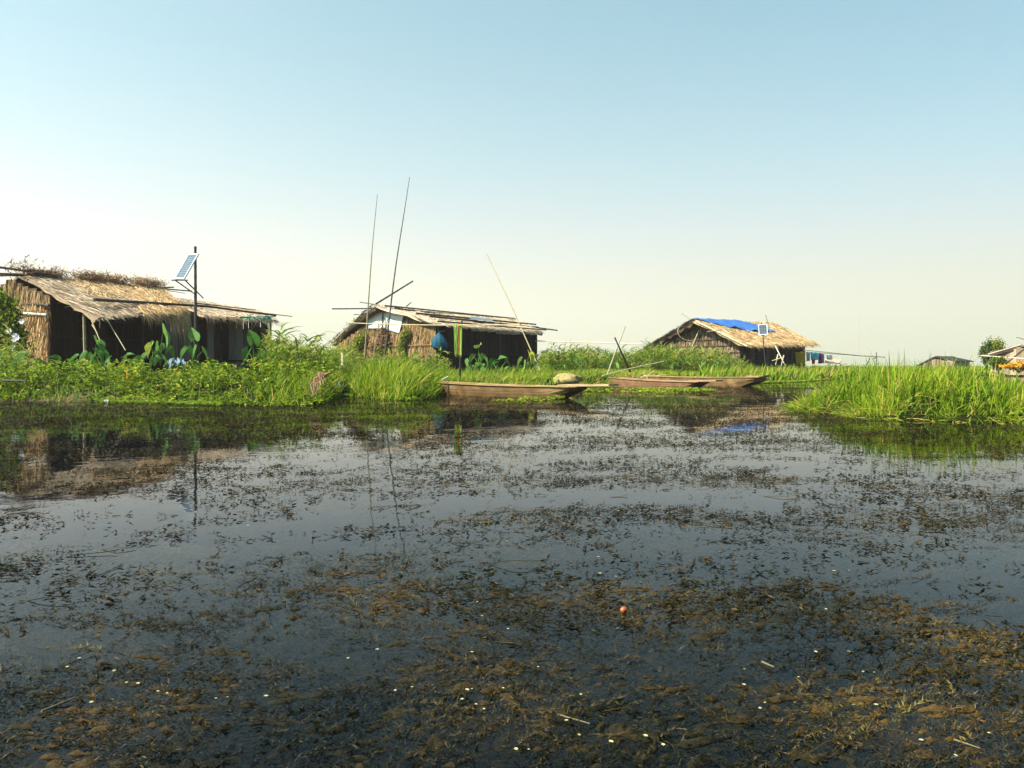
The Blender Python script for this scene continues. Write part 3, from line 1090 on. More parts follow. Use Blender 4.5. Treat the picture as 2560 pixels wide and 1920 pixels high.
# ---------- left hut
h1 = empty('thatched_hut', G(300, 34, .3), 'large bamboo hut with ragged golden thatch at the left edge of the photo', 'hut')
O1 = np.array(h1.location)
R0, R1, E1, E0 = U(46, 685, 31.5), U(402, 722, 38.0), U(458, 773, 34.5), U(238, 797, 28)
A = [R0, R1, E1, E0]
dB = (R0 - E0) * [1, 1, 0]
Bk = [R0, R1, R1 + dB * [1, 1, 0] + [0, 0, -1.0], R0 + dB + [0, 0, -1.9]]
mb = MB()
slab(mb, A, .09, 24, 14, .03, .35)
straw(mb, A, 2900, (.9, 2.3), (.018, .042), (.35, 1.0), .03, .03, 0, .80, 0, .62, droop=.04)
straw(mb, A, 420, (.3, .65), (.02, .04), (.3, 1.0), .14, .03, .82, 1.0, 0, .6, droop=.25)
slab(mb, Bk, .1, 10, 6, .03, .3)
roof1 = mb.build('roof', M['slat'], h1, origin=O1)
roof1['label'] = 'slatted bamboo roof slope with golden thatch over its far half'
mb = MB()
# golden straw over the far half
straw(mb, A, 5200, (.4, 1.1), (.014, .035), (.4, 1.0), .22, .12, 0, 1.0, .5, 1.02)
straw(mb, A, 1500, (.4, 1.0), (.014, .035), (.4, 1.0), .25, .12, 0, .55, .26, .6)
straw(mb, A, 900, (.35, .75), (.014, .03), (.35, .95), .2, .1, .93, 1.04, .48, 1.02, droop=.9)
straw(mb, Bk, 700, (.5, 1.1), (.014, .035), (.3, .9), .22, .1)
straw(mb, A, 700, (.5, 1.2), (.014, .03), (.4, .95), .15, .1, .92, 1.05, .80, 1.03, droop=1.3)
mb.build('thatch', M['straw'], roof1, origin=O1)
mb = MB()
# shaggy dark tufts along the ridge
for k in range(150):
    u = random.random()
    p = lerp(R0, R1, u) + [0, 0, .08]
    big = 1.7 if u < .07 else (.6 if u < .22 else 1.15)
    p = p + [0, 0, .10 * big]
    if math.sin(u * 31) + math.sin(u * 13 + 1) < -1.5:
        continue
    n = 60
    P = p + rng.normal(0, .17, (n, 3)) * [1, 1, .7] * big
    Dv = nrm(rng.normal(0, 1, (n, 3)) * [1, 1, .55])
    blades(mb, P, Dv, rng.uniform(.07, .26, n) * big ** .5, rng.uniform(.015, .04, n), np.tile([0, 0, -.3], (n, 1)), np.clip(rng.normal(.4 if u < .5 else .75, .22, n), 0, 1), 2)
mb.build('ridge_tuft', M['root'], roof1, origin=O1)
# lower roof at the right
C = [U(420, 741, 39.5), U(645, 776, 42.5), U(694, 803, 39.3), U(512, 789, 35.8)]
mb = MB()
slab(mb, C, .10, 18, 9, .03, .55)
straw(mb, C, 4600, (.4, 1.1), (.014, .04), (.62, 1.0), .3, .07)
straw(mb, C, 420, (.4, .9), (.014, .03), (.4, 1.0), .35, .05, .93, 1.04, droop=.5)
dC = (C[0] - C[3]) * [1, 1, 0]
Bc = [C[0], C[1], C[1] + dC + [0, 0, -.9], C[0] + dC + [0, 0, -.9]]
slab(mb, Bc, .1, 8, 5, .03, .4)
roof1b = mb.build('roof', M['slat'], h1, origin=O1)
roof1b['label'] = 'lower thatched roof of the plank room'
for (pa, da), (pb, db), r in (((-60, 660), 31.0), ((156, 690), 32.2), .05), (((-40, 683), 30.6), ((60, 686), 31.0), .05), (((-60, 690), 30.8), ((70, 688), 31.2), .04), (((402, 719), 38.4), ((434, 718), 39.4), .04), (((400, 721), 38.2), ((480, 728), 39.6), .035), (((405, 724), 38.4), ((462, 733), 39.8), .02):
    mb = MB()
    pole(mb, U(*pa, da), U(*pb, db), r, r * .9)
    mb.build('roof_pole', M['darkpole'], roof1, origin=O1)
for P in ([U(235, 749, 29.6), U(370, 757, 33), U(520, 766, 35.2), U(690, 789, 39.3)],):
    mb = MB()
    tube(mb, P, [.06, .06, .05, .035], 8)
    mb.build('roof_pole', M['darkpole'], roof1, origin=O1)
for pa, pb in (((546, 795, 36.2), (690, 791, 39.2)), ((600, 776, 38.0), (730, 791, 41)), ((480, 757, 37.2), (640, 775, 40.3))):
    mb = MB()
    pole(mb, U(*pa), U(*pb), .028, .02)
    mb.build('roof_pole', M['darkpole'], roof1, origin=O1)
mb = MB()
for t in np.linspace(0, 1, 30):
    a = lerp(U(600, 797, 37.4), U(672, 797, 38.9), t)
    n = 3
    leaves(mb, a + rng.normal(0, .04, (n, 3)), rng.normal(0, 1, (n, 3)) * [1, 1, .3] + [1, 0, 0], np.tile([0, -.6, .8], (n, 1)), np.full(n, .3), np.full(n, .07), .6)
mb.build('eave_lining', M['green'], roof1b, origin=O1)
# walls
pA, pC = planez(A), planez(C)
c0, c1, cm = G(127, 30.2)[:2], G(672, 39.4)[:2], G(412, 37.2)[:2]
cl = c0 + np.array([-5.2, 2.7])
back = cl + (c1 - c0)
mb = MB()
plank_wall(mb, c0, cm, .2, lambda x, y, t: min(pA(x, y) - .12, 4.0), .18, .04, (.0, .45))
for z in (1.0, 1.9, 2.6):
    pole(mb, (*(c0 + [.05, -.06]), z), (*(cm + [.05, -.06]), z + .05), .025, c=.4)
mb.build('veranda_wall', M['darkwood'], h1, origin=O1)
mb = MB()
plank_wall(mb, G(412, 36.1)[:2], c1, .2, lambda x, y, t: pC(x, y) - .12, .3, .035, (.0, 1.15), .03)
pole(mb, (*(G(420, 36.0)[:2]), 1.05), (*(c1 + [.04, -.06]), 1.05), .03, c=.1)
mb.build('plank_wall', M['darkwood'], h1, origin=O1)
mb = MB()
thatch_wall(mb, cl, c0, .2, gable_top(cl, c0, .55, 2.6, 4.2, 3.45), 2600, (.12, .75), (.3, .9), (.015, .04), .06)
n = 420
u = rng.random(n)
xy = lerp(c0, c0 + np.array([-2.0, 1.05]), 0) + np.outer(u, [-2.0, 1.05])
P = np.stack([xy[:, 0] - .05, xy[:, 1] - .15, 1.0 + 2.2 * rng.random(n)], 1)
blades(mb, P, nrm(np.stack([rng.normal(0, .2, n), rng.normal(0, .2, n) - .1, -np.ones(n)], 1)), rng.uniform(.3, .8, n), rng.uniform(.02, .04, n), np.zeros((n, 3)), rng.uniform(.5, 1, n), 2)
mb.build('gable_wall', M['straw'], h1, origin=O1)
mb = MB()
plank_wall(mb, c1, back, .2, lambda x, y, t: 2.7, .3, .04, (.1, .5))
plank_wall(mb, back, cl, .2, lambda x, y, t: 2.6, .3, .04, (.1, .5))
mb.build('back_wall', M['darkwood'], h1, origin=O1)
mb = MB()
pole(mb, U(122, 764, 29.9), U(27, 766, 31.4), .05, bow=.03)
mb.build('lashing_pole', M['darkpole'], h1, origin=O1)
mb = MB()
pole(mb, U(60, 783, 30.6), U(116, 787, 29.95), .04)
mb.build('lashing_pole', M['white'], h1, origin=O1)
for pa, pb, r, mt in (((210, 786, 29.0), (213, 912, 29.0), .055, 'bamboo'), ((147, 747, 31.4), (147, 785, 31.4), .055, 'bamboo'), ((676, 806, 39.2), (676, 905, 39.2), .06, 'darkpole'), ((628, 800, 38.2), (630, 835, 38.2), .02, 'bamboo'), ((355, 800, 34.5), (357, 905, 34.5), .06, 'darkpole')):
    mb = MB()
    pole(mb, U(*pa), U(*pb), r)
    mb.build('post', M[mt], h1, origin=O1)
for pa, pb in (((224, 790, 28.6), (264, 884, 27.6)), ((266, 796, 28.9), (314, 876, 27.8)), ((230, 812, 28.6), (244, 833, 28.4))):
    mb = MB()
    pole(mb, U(*pa), U(*pb), .022, .016)
    mb.build('prop_stick', M['bamboo'], h1, origin=O1)
for pa, pb in (((131, 757, 30.8), (176, 757, 30.0)), ((163, 768, 30.2), (190, 764, 29.5)), ((183, 776, 29.6), (199, 776, 29.2))):
    mb = MB()
    pole(mb, U(*pa), U(*pb), .02)
    mb.build('rafter_end', M['bamboo'], roof1, origin=O1)

# ---------- solar panels
def solar(name, label, base, top, c4, r, braces):
    t = empty(name, base, label, 'solar panel')
    O = np.array(base)
    mb = MB()
    pole(mb, base, top, r, r * .8, c=.35)
    mb.build('post', M['darkpole'], t, origin=O)
    TL, TR, BR, BL = [np.asarray(k) for k in c4]
    n = nrm(np.cross(TR - TL, BL - TL))
    if n[1] > 0: n = -n
    ux, uy = (TR - TL), (BL - TL)
    mb = MB()
    fw = .06
    lx, ly = np.linalg.norm(ux), np.linalg.norm(uy)
    ex, ey = ux / lx, uy / ly
    box(mb, TL, ux, ey * fw, n * .04)
    box(mb, BL - ey * fw, ux, ey * fw, n * .04)
    box(mb, TL + ey * fw, ex * fw, uy - ey * 2 * fw, n * .04)
    box(mb, TR - ex * fw + ey * fw, ex * fw, uy - ey * 2 * fw, n * .04)
    box(mb, TL - n * .012, ux, uy, n * .01)
    fr = mb.build('frame', M['frame'], t, origin=O)
    a, b, c, d = TL + ex * fw + ey * fw, TR - ex * fw + ey * fw, BR - ex * fw - ey * fw, BL + ex * fw - ey * fw
    # the cell sheet keeps its own axes so the grid of cells lies square on it
    me = bpy.data.meshes.new('cell_sheet')
    W, Hh = lx - 2 * fw, ly - 2 * fw
    me.from_pydata([(0, 0, 0), (W, 0, 0), (W, Hh, 0), (0, Hh, 0), (0, 0, -.008), (W, 0, -.008), (W, Hh, -.008), (0, Hh, -.008)], [], [(0, 1, 2, 3), (7, 6, 5, 4), (0, 4, 5, 1), (1, 5, 6, 2), (2, 6, 7, 3), (3, 7, 4, 0)])
    me.materials.append(M['cells'])
    o = bpy.data.objects.new('cell_sheet', me)
    COL.objects.link(o)
    o.parent = fr
    from mathutils import Matrix
    ey2 = nrm(ey - ex * np.dot(ex, ey))
    z = np.cross(ex, ey2)
    if np.dot(z, n) < 0:
        # keep the sheet's upper face towards the light
        o0, exx = b, -ex
    else:
        o0, exx = a, ex
    z = np.cross(exx, ey2)
    p = o0 + n * .022 - O
    o.matrix_local = Matrix(((exx[0], ey2[0], z[0], p[0]), (exx[1], ey2[1], z[1], p[1]), (exx[2], ey2[2], z[2], p[2]), (0, 0, 0, 1)))
    for pa, pb in braces:
        mb = MB()
        pole(mb, pa, pb, .03, .025, c=.3)
        mb.build('brace', M['darkpole'], t, origin=O)
    return t


TL1, TR1, BL1 = U(473, 636, 33.1), U(498, 635, 32.6), U(437, 698, 32.63)
BR1 = TR1 + BL1 - TL1
solar('solar_panel', 'tilted solar panel on a tall dark post before the left hut', U(489, 918, 33.2), U(488.5, 616, 33.2), (TL1, TR1, BR1, BL1), .07,
      [(BL1 - [0, 0, .03], U(490, 737, 33.15)), (BR1 - [0, 0, .03], U(508, 745, 33.4)), (lerp(BL1, BR1, -.3) - [0, 0, .04], lerp(BL1, BR1, 1.3) - [0, 0, .04])])

# ---------- middle hut
h2 = empty('thatched_hut', G(1090, 49, .3), 'bamboo hut with white sheet in its gable and bamboo poles across the roof', 'hut')
O2 = np.array(h2.location)
R0, R1, E0, E1, L0 = U(937, 764, 48.5), U(1290, 799, 56), U(1088, 809, 45), U(1356, 829, 51.5), U(829, 858, 54)
A = [R0, R1, E1, E0]
Bk = [R0, R1, R1 + (L0 - R0), L0]
mb = MB()
slab(mb, A, .12, 26, 10, .035, .75)
straw(mb, A, 5200, (.4, 1.2), (.02, .05), (.72, 1.0), .2, .05)
straw(mb, A, 380, (.3, .7), (.02, .04), (.3, 1.0), .3, .05, .95, 1.03, droop=.4)
roof2 = mb.build('roof', M['slat'], h2, origin=O2)
mb = MB()
slab(mb, Bk, .22, 14, 12, .05, .3)
straw(mb, Bk, 1500, (.3, .9), (.02, .05), (.2, .9), .3, .08)
straw(mb, Bk, 400, (.3, .7), (.02, .04), (.1, .7), .6, .1, 0, 1, -.02, .02, droop=.5)
mb.build('roof', M['oldthatch'], h2, origin=O2)
for pa, pb, r, mt in (((962, 764, 48.6), (1286, 796, 55.4), .05, 'darkpole'), ((985, 770, 48.2), (1394, 826, 56), .055, 'darkpole'), ((1040, 783, 47.4), (1340, 811, 54.4), .06, 'darkpole'), ((1075, 791, 46.6), (1345, 818, 53.6), .06, 'darkpole'), ((1095, 803, 45.4), (1365, 825, 51.9), .05, 'darkpole'), ((1060, 778, 48), (1290, 797, 55), .035, 'bamboo'),
                      ((830, 772, 48.0), (995, 771, 48.4), .045, 'darkpole'), ((899, 755, 48.1), (950, 763, 48.5), .035, 'bamboo'), ((940, 760, 48.6), (1032, 703, 50.5), .06, 'darkpole'), ((1016, 766, 50), (1028, 756, 50.3), .035, 'darkpole'), ((885, 786, 50.5), (905, 786, 49.8), .03, 'darkpole'), ((884, 797, 50.6), (905, 802, 50.2), .03, 'darkpole'), ((866, 806, 51.4), (890, 811, 51), .03, 'darkpole'), ((985, 777, 47.8), (1085, 812, 44.9), .06, 'darkpole'), ((905, 783, 49.4), (838, 850, 53.2), .06, 'bamboo')):
    mb = MB()
    pole(mb, U(*pa), U(*pb), r, r * .8, c=random.uniform(.2, .7))
    mb.build('roof_pole', M[mt], roof2, origin=O2)
mb = MB()
tarp = [U(1168, 796, 49.3), U(1226, 801, 51.0), U(1234, 807, 50.4), U(1180, 803, 48.8)]
slab(mb, [k + [0, 0, .10] for k in tarp], .01, 8, 4, .015, .5)
tag(mb.build('tarpaulin', M['plastic']), 'faded blue sheet lying on the pole roof of the middle hut', 'tarpaulin')
pA = planez(A)
c0, c1, cl = G(1092, 45.5)[:2], G(1342, 51.6)[:2], G(842, 52.6)[:2]
bk = cl + (c1 - c0)
mb = MB()
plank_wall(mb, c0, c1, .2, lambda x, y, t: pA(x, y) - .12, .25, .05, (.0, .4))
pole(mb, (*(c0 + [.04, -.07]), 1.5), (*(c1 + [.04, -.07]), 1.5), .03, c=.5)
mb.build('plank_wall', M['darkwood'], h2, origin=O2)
gt = gable_top(cl, c0, .56, 2.15, 4.25, 3.15)
mb = MB()
thatch_wall(mb, cl, c0, .2, gt, 5200, (.06, .66), (.25, .8), (.02, .045), .06, .2)
for z in (1.1, 2.0):
    pole(mb, (*(c0 + [-.1, -.12]), z), (*(lerp(c0, cl, .8) + [-.1, -.12]), z), .025, c=.3)
gable2 = mb.build('gable_wall', M['straw'], h2, origin=O2)
mb = MB()
plank_wall(mb, c1, bk, .2, lambda x, y, t: gt(x, y, 1 - t) - .1, .3, .05, (.1, .5))
plank_wall(mb, bk, cl, .2, lambda x, y, t: 2.1, .3, .05, (.1, .5))
mb.build('back_wall', M['darkwood'], h2, origin=O2)
for px, y0, y1 in ((1091, 812, 905), (1341, 828, 905), (1250, 826, 905)):
    mb = MB()
    pole(mb, U(px, y0, 45.8 if px < 1100 else 51.6 if px > 1300 else 49), U(px, y1, 45.8 if px < 1100 else 51.6 if px > 1300 else 49), .06, c=.3)
    mb.build('post', M['darkpole'], h2, origin=O2)


def cloth(name, mat, c4, label, cat, fold=.03, nf=3, nu=20, nv=10, th=.004, parent=None, group=None, hang=True, O=None, wob=.01):
    TL, TR, BR, BL = [np.asarray(k, float) for k in c4]
    u, v = np.meshgrid(np.linspace(0, 1, nu), np.linspace(0, 1, nv))
    c4s = [TL, TR, BR, BL]
    P = bil(c4s, u.ravel(), v.ravel()).reshape(nv, nu, 3)
    n = nrm(np.cross(TR - TL, BL - TL))
    if n[1] > 0: n = -n
    ph = random.random() * 6
    P = P + n * (fold * np.sin(u * nf * 2 * np.pi + ph + 1.2 * v) * (.25 + .75 * v) + rng.normal(0, 1, u.shape) * wob)[..., None]
    Q = P - n * th
    mb = MB()
    N = nu * nv
    i, j = np.meshgrid(np.arange(nu - 1), np.arange(nv - 1))
    a = (j * nu + i).ravel()
    q = [np.stack([a, a + 1, a + 1 + nu, a + nu], 1), np.stack([a, a + nu, a + 1 + nu, a + 1], 1) + N]
    ed = [k for k in range(nu)] + [k * nu + nu - 1 for k in range(1, nv)] + [(nv - 1) * nu + k for k in range(nu - 2, -1, -1)] + [k * nu for k in range(nv - 2, 0, -1)]
    q.append(np.array([[ed[k], ed[k] + N, ed[(k + 1) % len(ed)] + N, ed[(k + 1) % len(ed)]] for k in range(len(ed))]))
    mb.add(np.concatenate([P.reshape(-1, 3), Q.reshape(-1, 3)]), np.concatenate(q), None, np.concatenate([u.ravel()] * 2))
    o = mb.build(name, mat, parent, smooth=True, origin=O if parent is not None else (TL + TR) / 2)
    return tag(o, label, cat, group)


# white sheets in the gable (built into the wall)
def on_gable(px, py, off=.13):
    # meet the view ray with the gable plane
    e = nrm(cl - c0)
    nn = np.array([e[1], -e[0]])
    if nn[1] > 0: nn = -nn
    k = (px - 1280) / F
    p0 = c0 + nn * off
    d = (p0 @ nn) / (k * nn[0] + nn[1])
    return U(px, py, d)


cloth('gable_sheet', M['white'], [on_gable(*k) for k in ((920, 784), (957, 779), (956, 822), (920, 822))], None, None, .02, 1, parent=gable2, O=O2)
cloth('gable_sheet', M['white'], [on_gable(*k) for k in ((958, 779), (1009, 789), (998, 834), (957, 823))], None, None, .02, 1, parent=gable2, O=O2)
mb = MB()
pole(mb, on_gable(957, 776, .2), on_gable(955, 824, .2), .03, c=.3)
mb.build('gable_post', M['darkpole'], gable2, origin=O2)

for (xa, ya), (xb, yb), hh in (((1176, 816), (1240, 821), 12), ((1238, 820), (1300, 825), 15), ((1298, 824), (1357, 829), 12)):
    da, db = np.interp(xa, [1088, 1356], [45, 51.5]) - .15, np.interp(xb, [1088, 1356], [45, 51.5]) - .15
    cloth('eave_sheet', M['greyplastic'], [U(xa, ya, da), U(xb, yb, db), U(xb, yb + hh * .8, db), U(xa + 4, ya + hh, da)], None, None, .06, 2.6, 24, 6, parent=roof2, O=O2, wob=.03)

# dead brown creeper and green vines on that gable
def vine(name, label, cat, fn, n, mat, pts, L=(.1, .2), c=(.2, .9), sp=.12, parts=None):
    t = empty(name, fn(*pts[0]), label, cat)
    O = np.array(t.location)
    mb = MB()
    ms = MB()
    for k in range(len(pts) - 1):
        a, b = fn(*pts[k]), fn(*pts[k + 1])
        tube(ms, [lerp(a, b, q) + rng.normal(0, .03, 3) for q in np.linspace(0, 1, 5)], .012, 4, .4)
    m = len(pts)
    idx = rng.integers(0, m - 1, n)
    q = rng.random(n)
    P = np.stack([lerp(fn(*pts[i]), fn(*pts[i + 1]), w) for i, w in zip(idx, q)]) + rng.normal(0, sp, (n, 3)) * [1, .5, 1]
    leaves(mb, P, rng.normal(0, 1, (n, 3)) + [0, 0, -.4], nrm(rng.normal(0, .5, (n, 3)) + [-.4, -.8, .5]), rng.uniform(*L, n), rng.uniform(*L, n) * .6, rng.uniform(*c, n))
    mb.build('foliage', mat, t, origin=O)
    ms.build('stem', M['root'], t, origin=O)
    return t


vine('dead_vine', 'withered reddish brown creeper below the white gable sheets', 'vine', lambda a, b: on_gable(a, b, .3), 900, M['root'], [(955, 892), (948, 870), (962, 840), (955, 822), (968, 850), (942, 880), (930, 862)], (.08, .2), (0, .6), .16)
vine('climbing_vine', 'leafy vine climbing the straw gable beside the white sheet', 'vine', lambda a, b: on_gable(a, b, .3), 420, M['leaf'], [(1008, 900), (1004, 870), (1010, 845), (1018, 825)], (.1, .22), (.2, .9), .12)
vine('climbing_vine', 'yellow green vine on the low left corner of the middle hut', 'vine', lambda a, b: on_gable(a, b, .35), 600, M['leaf'], [(862, 892), (880, 868), (902, 850), (908, 836), (890, 872), (905, 895)], (.1, .24), (.2, .95), .16)

# net bag, clothes pole, towel
bc = U(1098, 852, 45.3)
t = empty('net_bag', U(1098, 878, 45.3), 'bulging teal net bag hung at the corner of the middle hut', 'bag')
O = np.array(t.location)
mb = MB()
nu, nv = 28, 16
zz = np.linspace(0, 1, nv)
rad = np.interp(zz, [0, .06, .2, .45, .65, .85, .95, 1], [.10, .32, .43, .42, .33, .17, .06, .07])
V = []
for k in range(nv):
    a = np.arange(nu) * 2 * np.pi / nu
    rr = rad[k] * (1 + .10 * np.sin(a * 9 + k * .25) * min(1, zz[k] * 1.6) + .07 * np.sin(a * 3 + 2 + k * .2))
    V.append(np.stack([bc[0] + rr * np.cos(a) + .03 * (1 - zz[k]), bc[1] + rr * np.sin(a) * .8, np.full(nu, U(0, 877, 45.3)[2] + zz[k] * 1.06)], 1))
V = np.concatenate(V)
q = [[i * nu + j, i * nu + (j + 1) % nu, (i + 1) * nu + (j + 1) % nu, (i + 1) * nu + j] for i in range(nv - 1) for j in range(nu)]
mb.add(V, q, [[0, j + 1, j] for j in range(1, nu - 1)], np.repeat(.3 + .5 * zz, nu))
mb.build('bag_body', M['bag'], t, smooth=True, origin=O)
mb = MB()
pole(mb, U(1096, 830, 45.3), U(1094, 812, 45.4), .012)
mb.build('cord', M['plastic'], t, origin=O)
mb = MB()
pole(mb, U(1096, 829, 45.2), U(1112, 827, 45.4), .015)
mb.build('hanging_stick', M['bamboo'], t, origin=O)

t = empty('clothes_pole', G(1150, 28, .2), 'long level bamboo clothes pole on a dark post before the middle hut', 'clothes pole')
O = np.array(t.location)
mb = MB()
P = [U(868, 807, 37), U(1000, 812, 32), U(1149, 811, 28.02), U(1300, 812, 24.6)]
tube(mb, [lerp(P[0], P[3], q) + [0, 0, -.05 * math.sin(math.pi * q)] for q in np.linspace(0, 1, 14)], np.linspace(.026, .018, 14), 7, .6)
mb.build('rail', M['bamboo'], t, origin=O)
mb = MB()
pole(mb, U(1149, 956, 28.1), U(1155, 802, 28.1), .04, .03, c=.2)
mb.build('post', M['darkpole'], t, origin=O)
cloth('towel', M['towel'], [U(1134, 810, 27.95), U(1156, 811, 27.9), U(1155, 894, 27.85), U(1137, 893, 27.9)], 'green striped towel hanging from the bamboo clothes pole', 'towel', .015, 1.2)

# tall bamboo masts and loose poles
def lone(name, label, cat, a, b, r, r2, mat='bamboo', bow=0.0, c=.4, group=None):
    mb = MB()
    pole(mb, a, b, r, r2, bow, c, .45)
    return tag(mb.build(name, M[mat], origin=np.asarray(a)), label, cat, group)


lone('bamboo_mast', 'shorter of the two tall upright bamboo masts before the middle hut', 'mast', U(912, 898, 36), U(943, 486, 36), .042, .014, 'bamboo', -.006)
lone('bamboo_mast', 'taller slanting bamboo mast reaching highest into the sky', 'mast', U(960, 902, 34), U(1024, 443, 34), .045, .012, 'darkpole', -.008, .9)
lone('garden_stake', 'thin bamboo stake leaning between the two tall masts', 'stake', U(931, 905, 34), U(949, 797, 34), .022, .016)
lone('leaning_pole', 'long thin pole leaning left against the right end of the middle hut', 'pole', U(1350, 926, 34), U(1217, 635, 38), .030, .016, 'bamboo', .004, .45)
lone('fence_rail', 'pale bamboo rail running level over the reeds between two huts', 'rail', U(1335, 852, 51.5), U(1606, 860, 46), .035, .03, 'bamboo', 0, .8)
lone('crossed_pole', 'pale bamboo pole crossing a dark stick above the reeds', 'pole', U(1517, 938, 33), U(1563, 816, 34), .03, .024, 'bamboo', 0, .5)
lone('crossed_pole', 'dark stick crossing a pale bamboo pole above the reeds', 'pole', U(1576, 930, 34), U(1537, 844, 33.4), .045, .03, 'darkpole', 0, .4)
lone('punting_pole', 'slender bamboo pole lying aslant on the grass behind moored boats', 'pole', U(1505, 940, 31.5), U(1660, 904, 33), .025, .018, 'bamboo', .01, .8)
lone('white_stake', 'short pale stake standing in reeds left of the middle hut', 'stake', U(857, 915, 27), U(857, 882, 27), .05, .045, 'bamboo', 0, 1)
lone('dark_stake', 'dark leaning stake in the reeds right of the left hut', 'stake', U(749, 915, 24), U(739, 844, 24), .028, .02, 'darkpole', 0, .7)
lone('orange_stake', 'short orange stake standing in the creepers before the left hut', 'stake', U(319, 958, 19), U(319, 916, 19), .03, .028, 'marigold')
lone('fallen_branch', 'dark branch lying on the creepers at the far left bank', 'branch', U(6, 951, 18.7), U(66, 952, 18.5), .03, .02, 'darkpole')

# ---------- right hut
h3 = empty('thatched_hut', G(1850, 60, .3), 'tawny thatched hut with blue tarpaulin over its ridge', 'hut')
O3 = np.array(h3.location)
R0, R1, E0, E1, L0 = U(1732, 800, 60.5), U(1938, 809, 66), U(1864, 863, 57), U(2044, 861, 63.5), U(1612, 872, 66)
A = [R0, R1, E1, E0]
Bk = [R0, R1, R1 + (L0 - R0), L0]
mb = MB()
slab(mb, A, .14, 26, 10, .05, .65)
straw(mb, A, 6500, (.3, .9), (.02, .06), (.45, 1.0), .35, .09)
straw(mb, A, 500, (.3, .7), (.02, .05), (.4, 1.0), .4, .06, .95, 1.02, droop=.5)
straw(mb, A, 200, (.3, .6), (.02, .05), (.5, 1.0), .7, .1, 0, .06, .9, 1.0)
roof3 = mb.build('roof', M['straw'], h3, origin=O3)
mb = MB()
slab(mb, Bk, .3, 14, 14, .07, .25)
straw(mb, Bk, 1500, (.3, .9), (.03, .06), (.2, .9), .35, .12)
straw(mb, Bk, 700, (.3, .7), (.02, .05), (.15, .8), .7, .12, 0, 1, -.02, .02, droop=.6)
hip = [R1, R1 + [.02, .02, 0], R1 + (L0 - R0), E1]
mb.build('roof', M['oldthatch'], h3, origin=O3)
for u in np.linspace(.06, .92, 9):
    a = bil(A, [u], [.84])[0] - [0, 0, .17]
    b = bil(A, [u], [1.03])[0] - [0, 0, .14]
    mb = MB()
    pole(mb, a, b, .045, c=.9)
    mb.build('rafter_end', M['bamboo'], roof3, origin=O3)
for pa, pb, r in (((1740, 803, 60.2), (1868, 866, 56.8), .07), ((1704, 784, 61), (1734, 802, 60.6), .04), ((1770, 829, 58), (1805, 826, 58.6), .04), ((1914, 788, 60), (1937, 866, 60.5), .035), ((1746, 808, 60), (1830, 842, 58), .05)):
    mb = MB()
    pole(mb, U(*pa), U(*pb), r, r * .8, c=.7)
    mb.build('roof_pole', M['bamboo'], roof3, origin=O3)
c0, c1, cl = G(1852, 58.2)[:2], G(2012, 63.6)[:2], G(1632, 65.2)[:2]
bk = cl + (c1 - c0)
pA = planez(A)
mb = MB()
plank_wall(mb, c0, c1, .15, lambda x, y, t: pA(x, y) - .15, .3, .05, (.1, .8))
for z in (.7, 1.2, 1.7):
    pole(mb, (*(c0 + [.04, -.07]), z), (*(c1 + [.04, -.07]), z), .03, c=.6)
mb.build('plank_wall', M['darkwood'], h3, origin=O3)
gt3 = gable_top(cl, c0, .56, 1.9, 3.95, 2.35)
mb = MB()
thatch_wall(mb, cl, c0, .15, gt3, 3800, (.1, .95), (.25, .7), (.025, .06), .07, .2)
for z in (.8, 1.3, 1.8, 2.3, 2.8):
    f0, f1 = np.interp(z, [1.9, 3.9], [.97, .52]), np.interp(z, [2.3, 3.9], [.0, .42])
    pole(mb, (*(lerp(c0, cl, f1) + [-.1, -.14]), z), (*(lerp(c0, cl, f0) + [-.1, -.14]), z), .03, c=.2)
gable3 = mb.build('gable_wall', M['oldthatch'], h3, origin=O3)
mb = MB()
plank_wall(mb, c1, bk, .15, lambda x, y, t: gt3(x, y, 1 - t) - .1, .3, .05, (.1, .5))
plank_wall(mb, bk, cl, .15, lambda x, y, t: 1.9, .3, .05, (.1, .5))
mb.build('back_wall', M['darkwood'], h3, origin=O3)
mb = MB()
a = np.linspace(2.6, 5.6, 14)
hc = on_gable(1730, 838, .3)
tube(mb, [hc + [1.1 * math.cos(q), 0, .75 * math.sin(q) + .3] for q in a], .03, 6, .6)
mb.build('hoop', M['bamboo'], gable3, origin=O3)
mb = MB()
pole(mb, on_gable(1747, 826, .4), on_gable(1727, 876, .5), .04, c=.9)
mb.build('prop_stick', M['bamboo'], h3, origin=O3)

# blue tarpaulin lying over the ridge
up = nrm(np.cross(R1 - R0, E0 - R0))
if up[2] < 0: up = -up
nu, nv = 30, 14
u, v = np.meshgrid(np.linspace(0, 1, nu), np.linspace(0, 1, nv))
top_u = .02 + u * .54
bot_u = .15 + u * .585
uu = top_u * (1 - v) + bot_u * v
lim = np.interp(u, [0, .12, .3, .6, .85, 1], [.22, .30, .42, .50, .48, .46])
vv = v * lim
P = bil(A, uu.ravel(), vv.ravel()).reshape(nv, nu, 3) + up * (.14 + .05 * np.sin(u * 17 + v * 4) * v + .04 * np.sin(u * 41) * v ** 2 + rng.normal(0, .022, u.shape) + .05 * np.sin(u * 23 + v * 9 + 2 * np.sin(v * 6)) * np.sqrt(v + .05))[..., None]
flap = P[0][None] + (L0 - R0) / np.linalg.norm(L0 - R0) * np.linspace(.9, .18, 4)[:, None, None] + [0, 0, .10]
P = np.concatenate([flap, P])
nv = P.shape[0]
Q = P - up * .008
mb = MB()
i, j = np.meshgrid(np.arange(nu - 1), np.arange(nv - 1))
a = (j * nu + i).ravel()
N = nu * nv
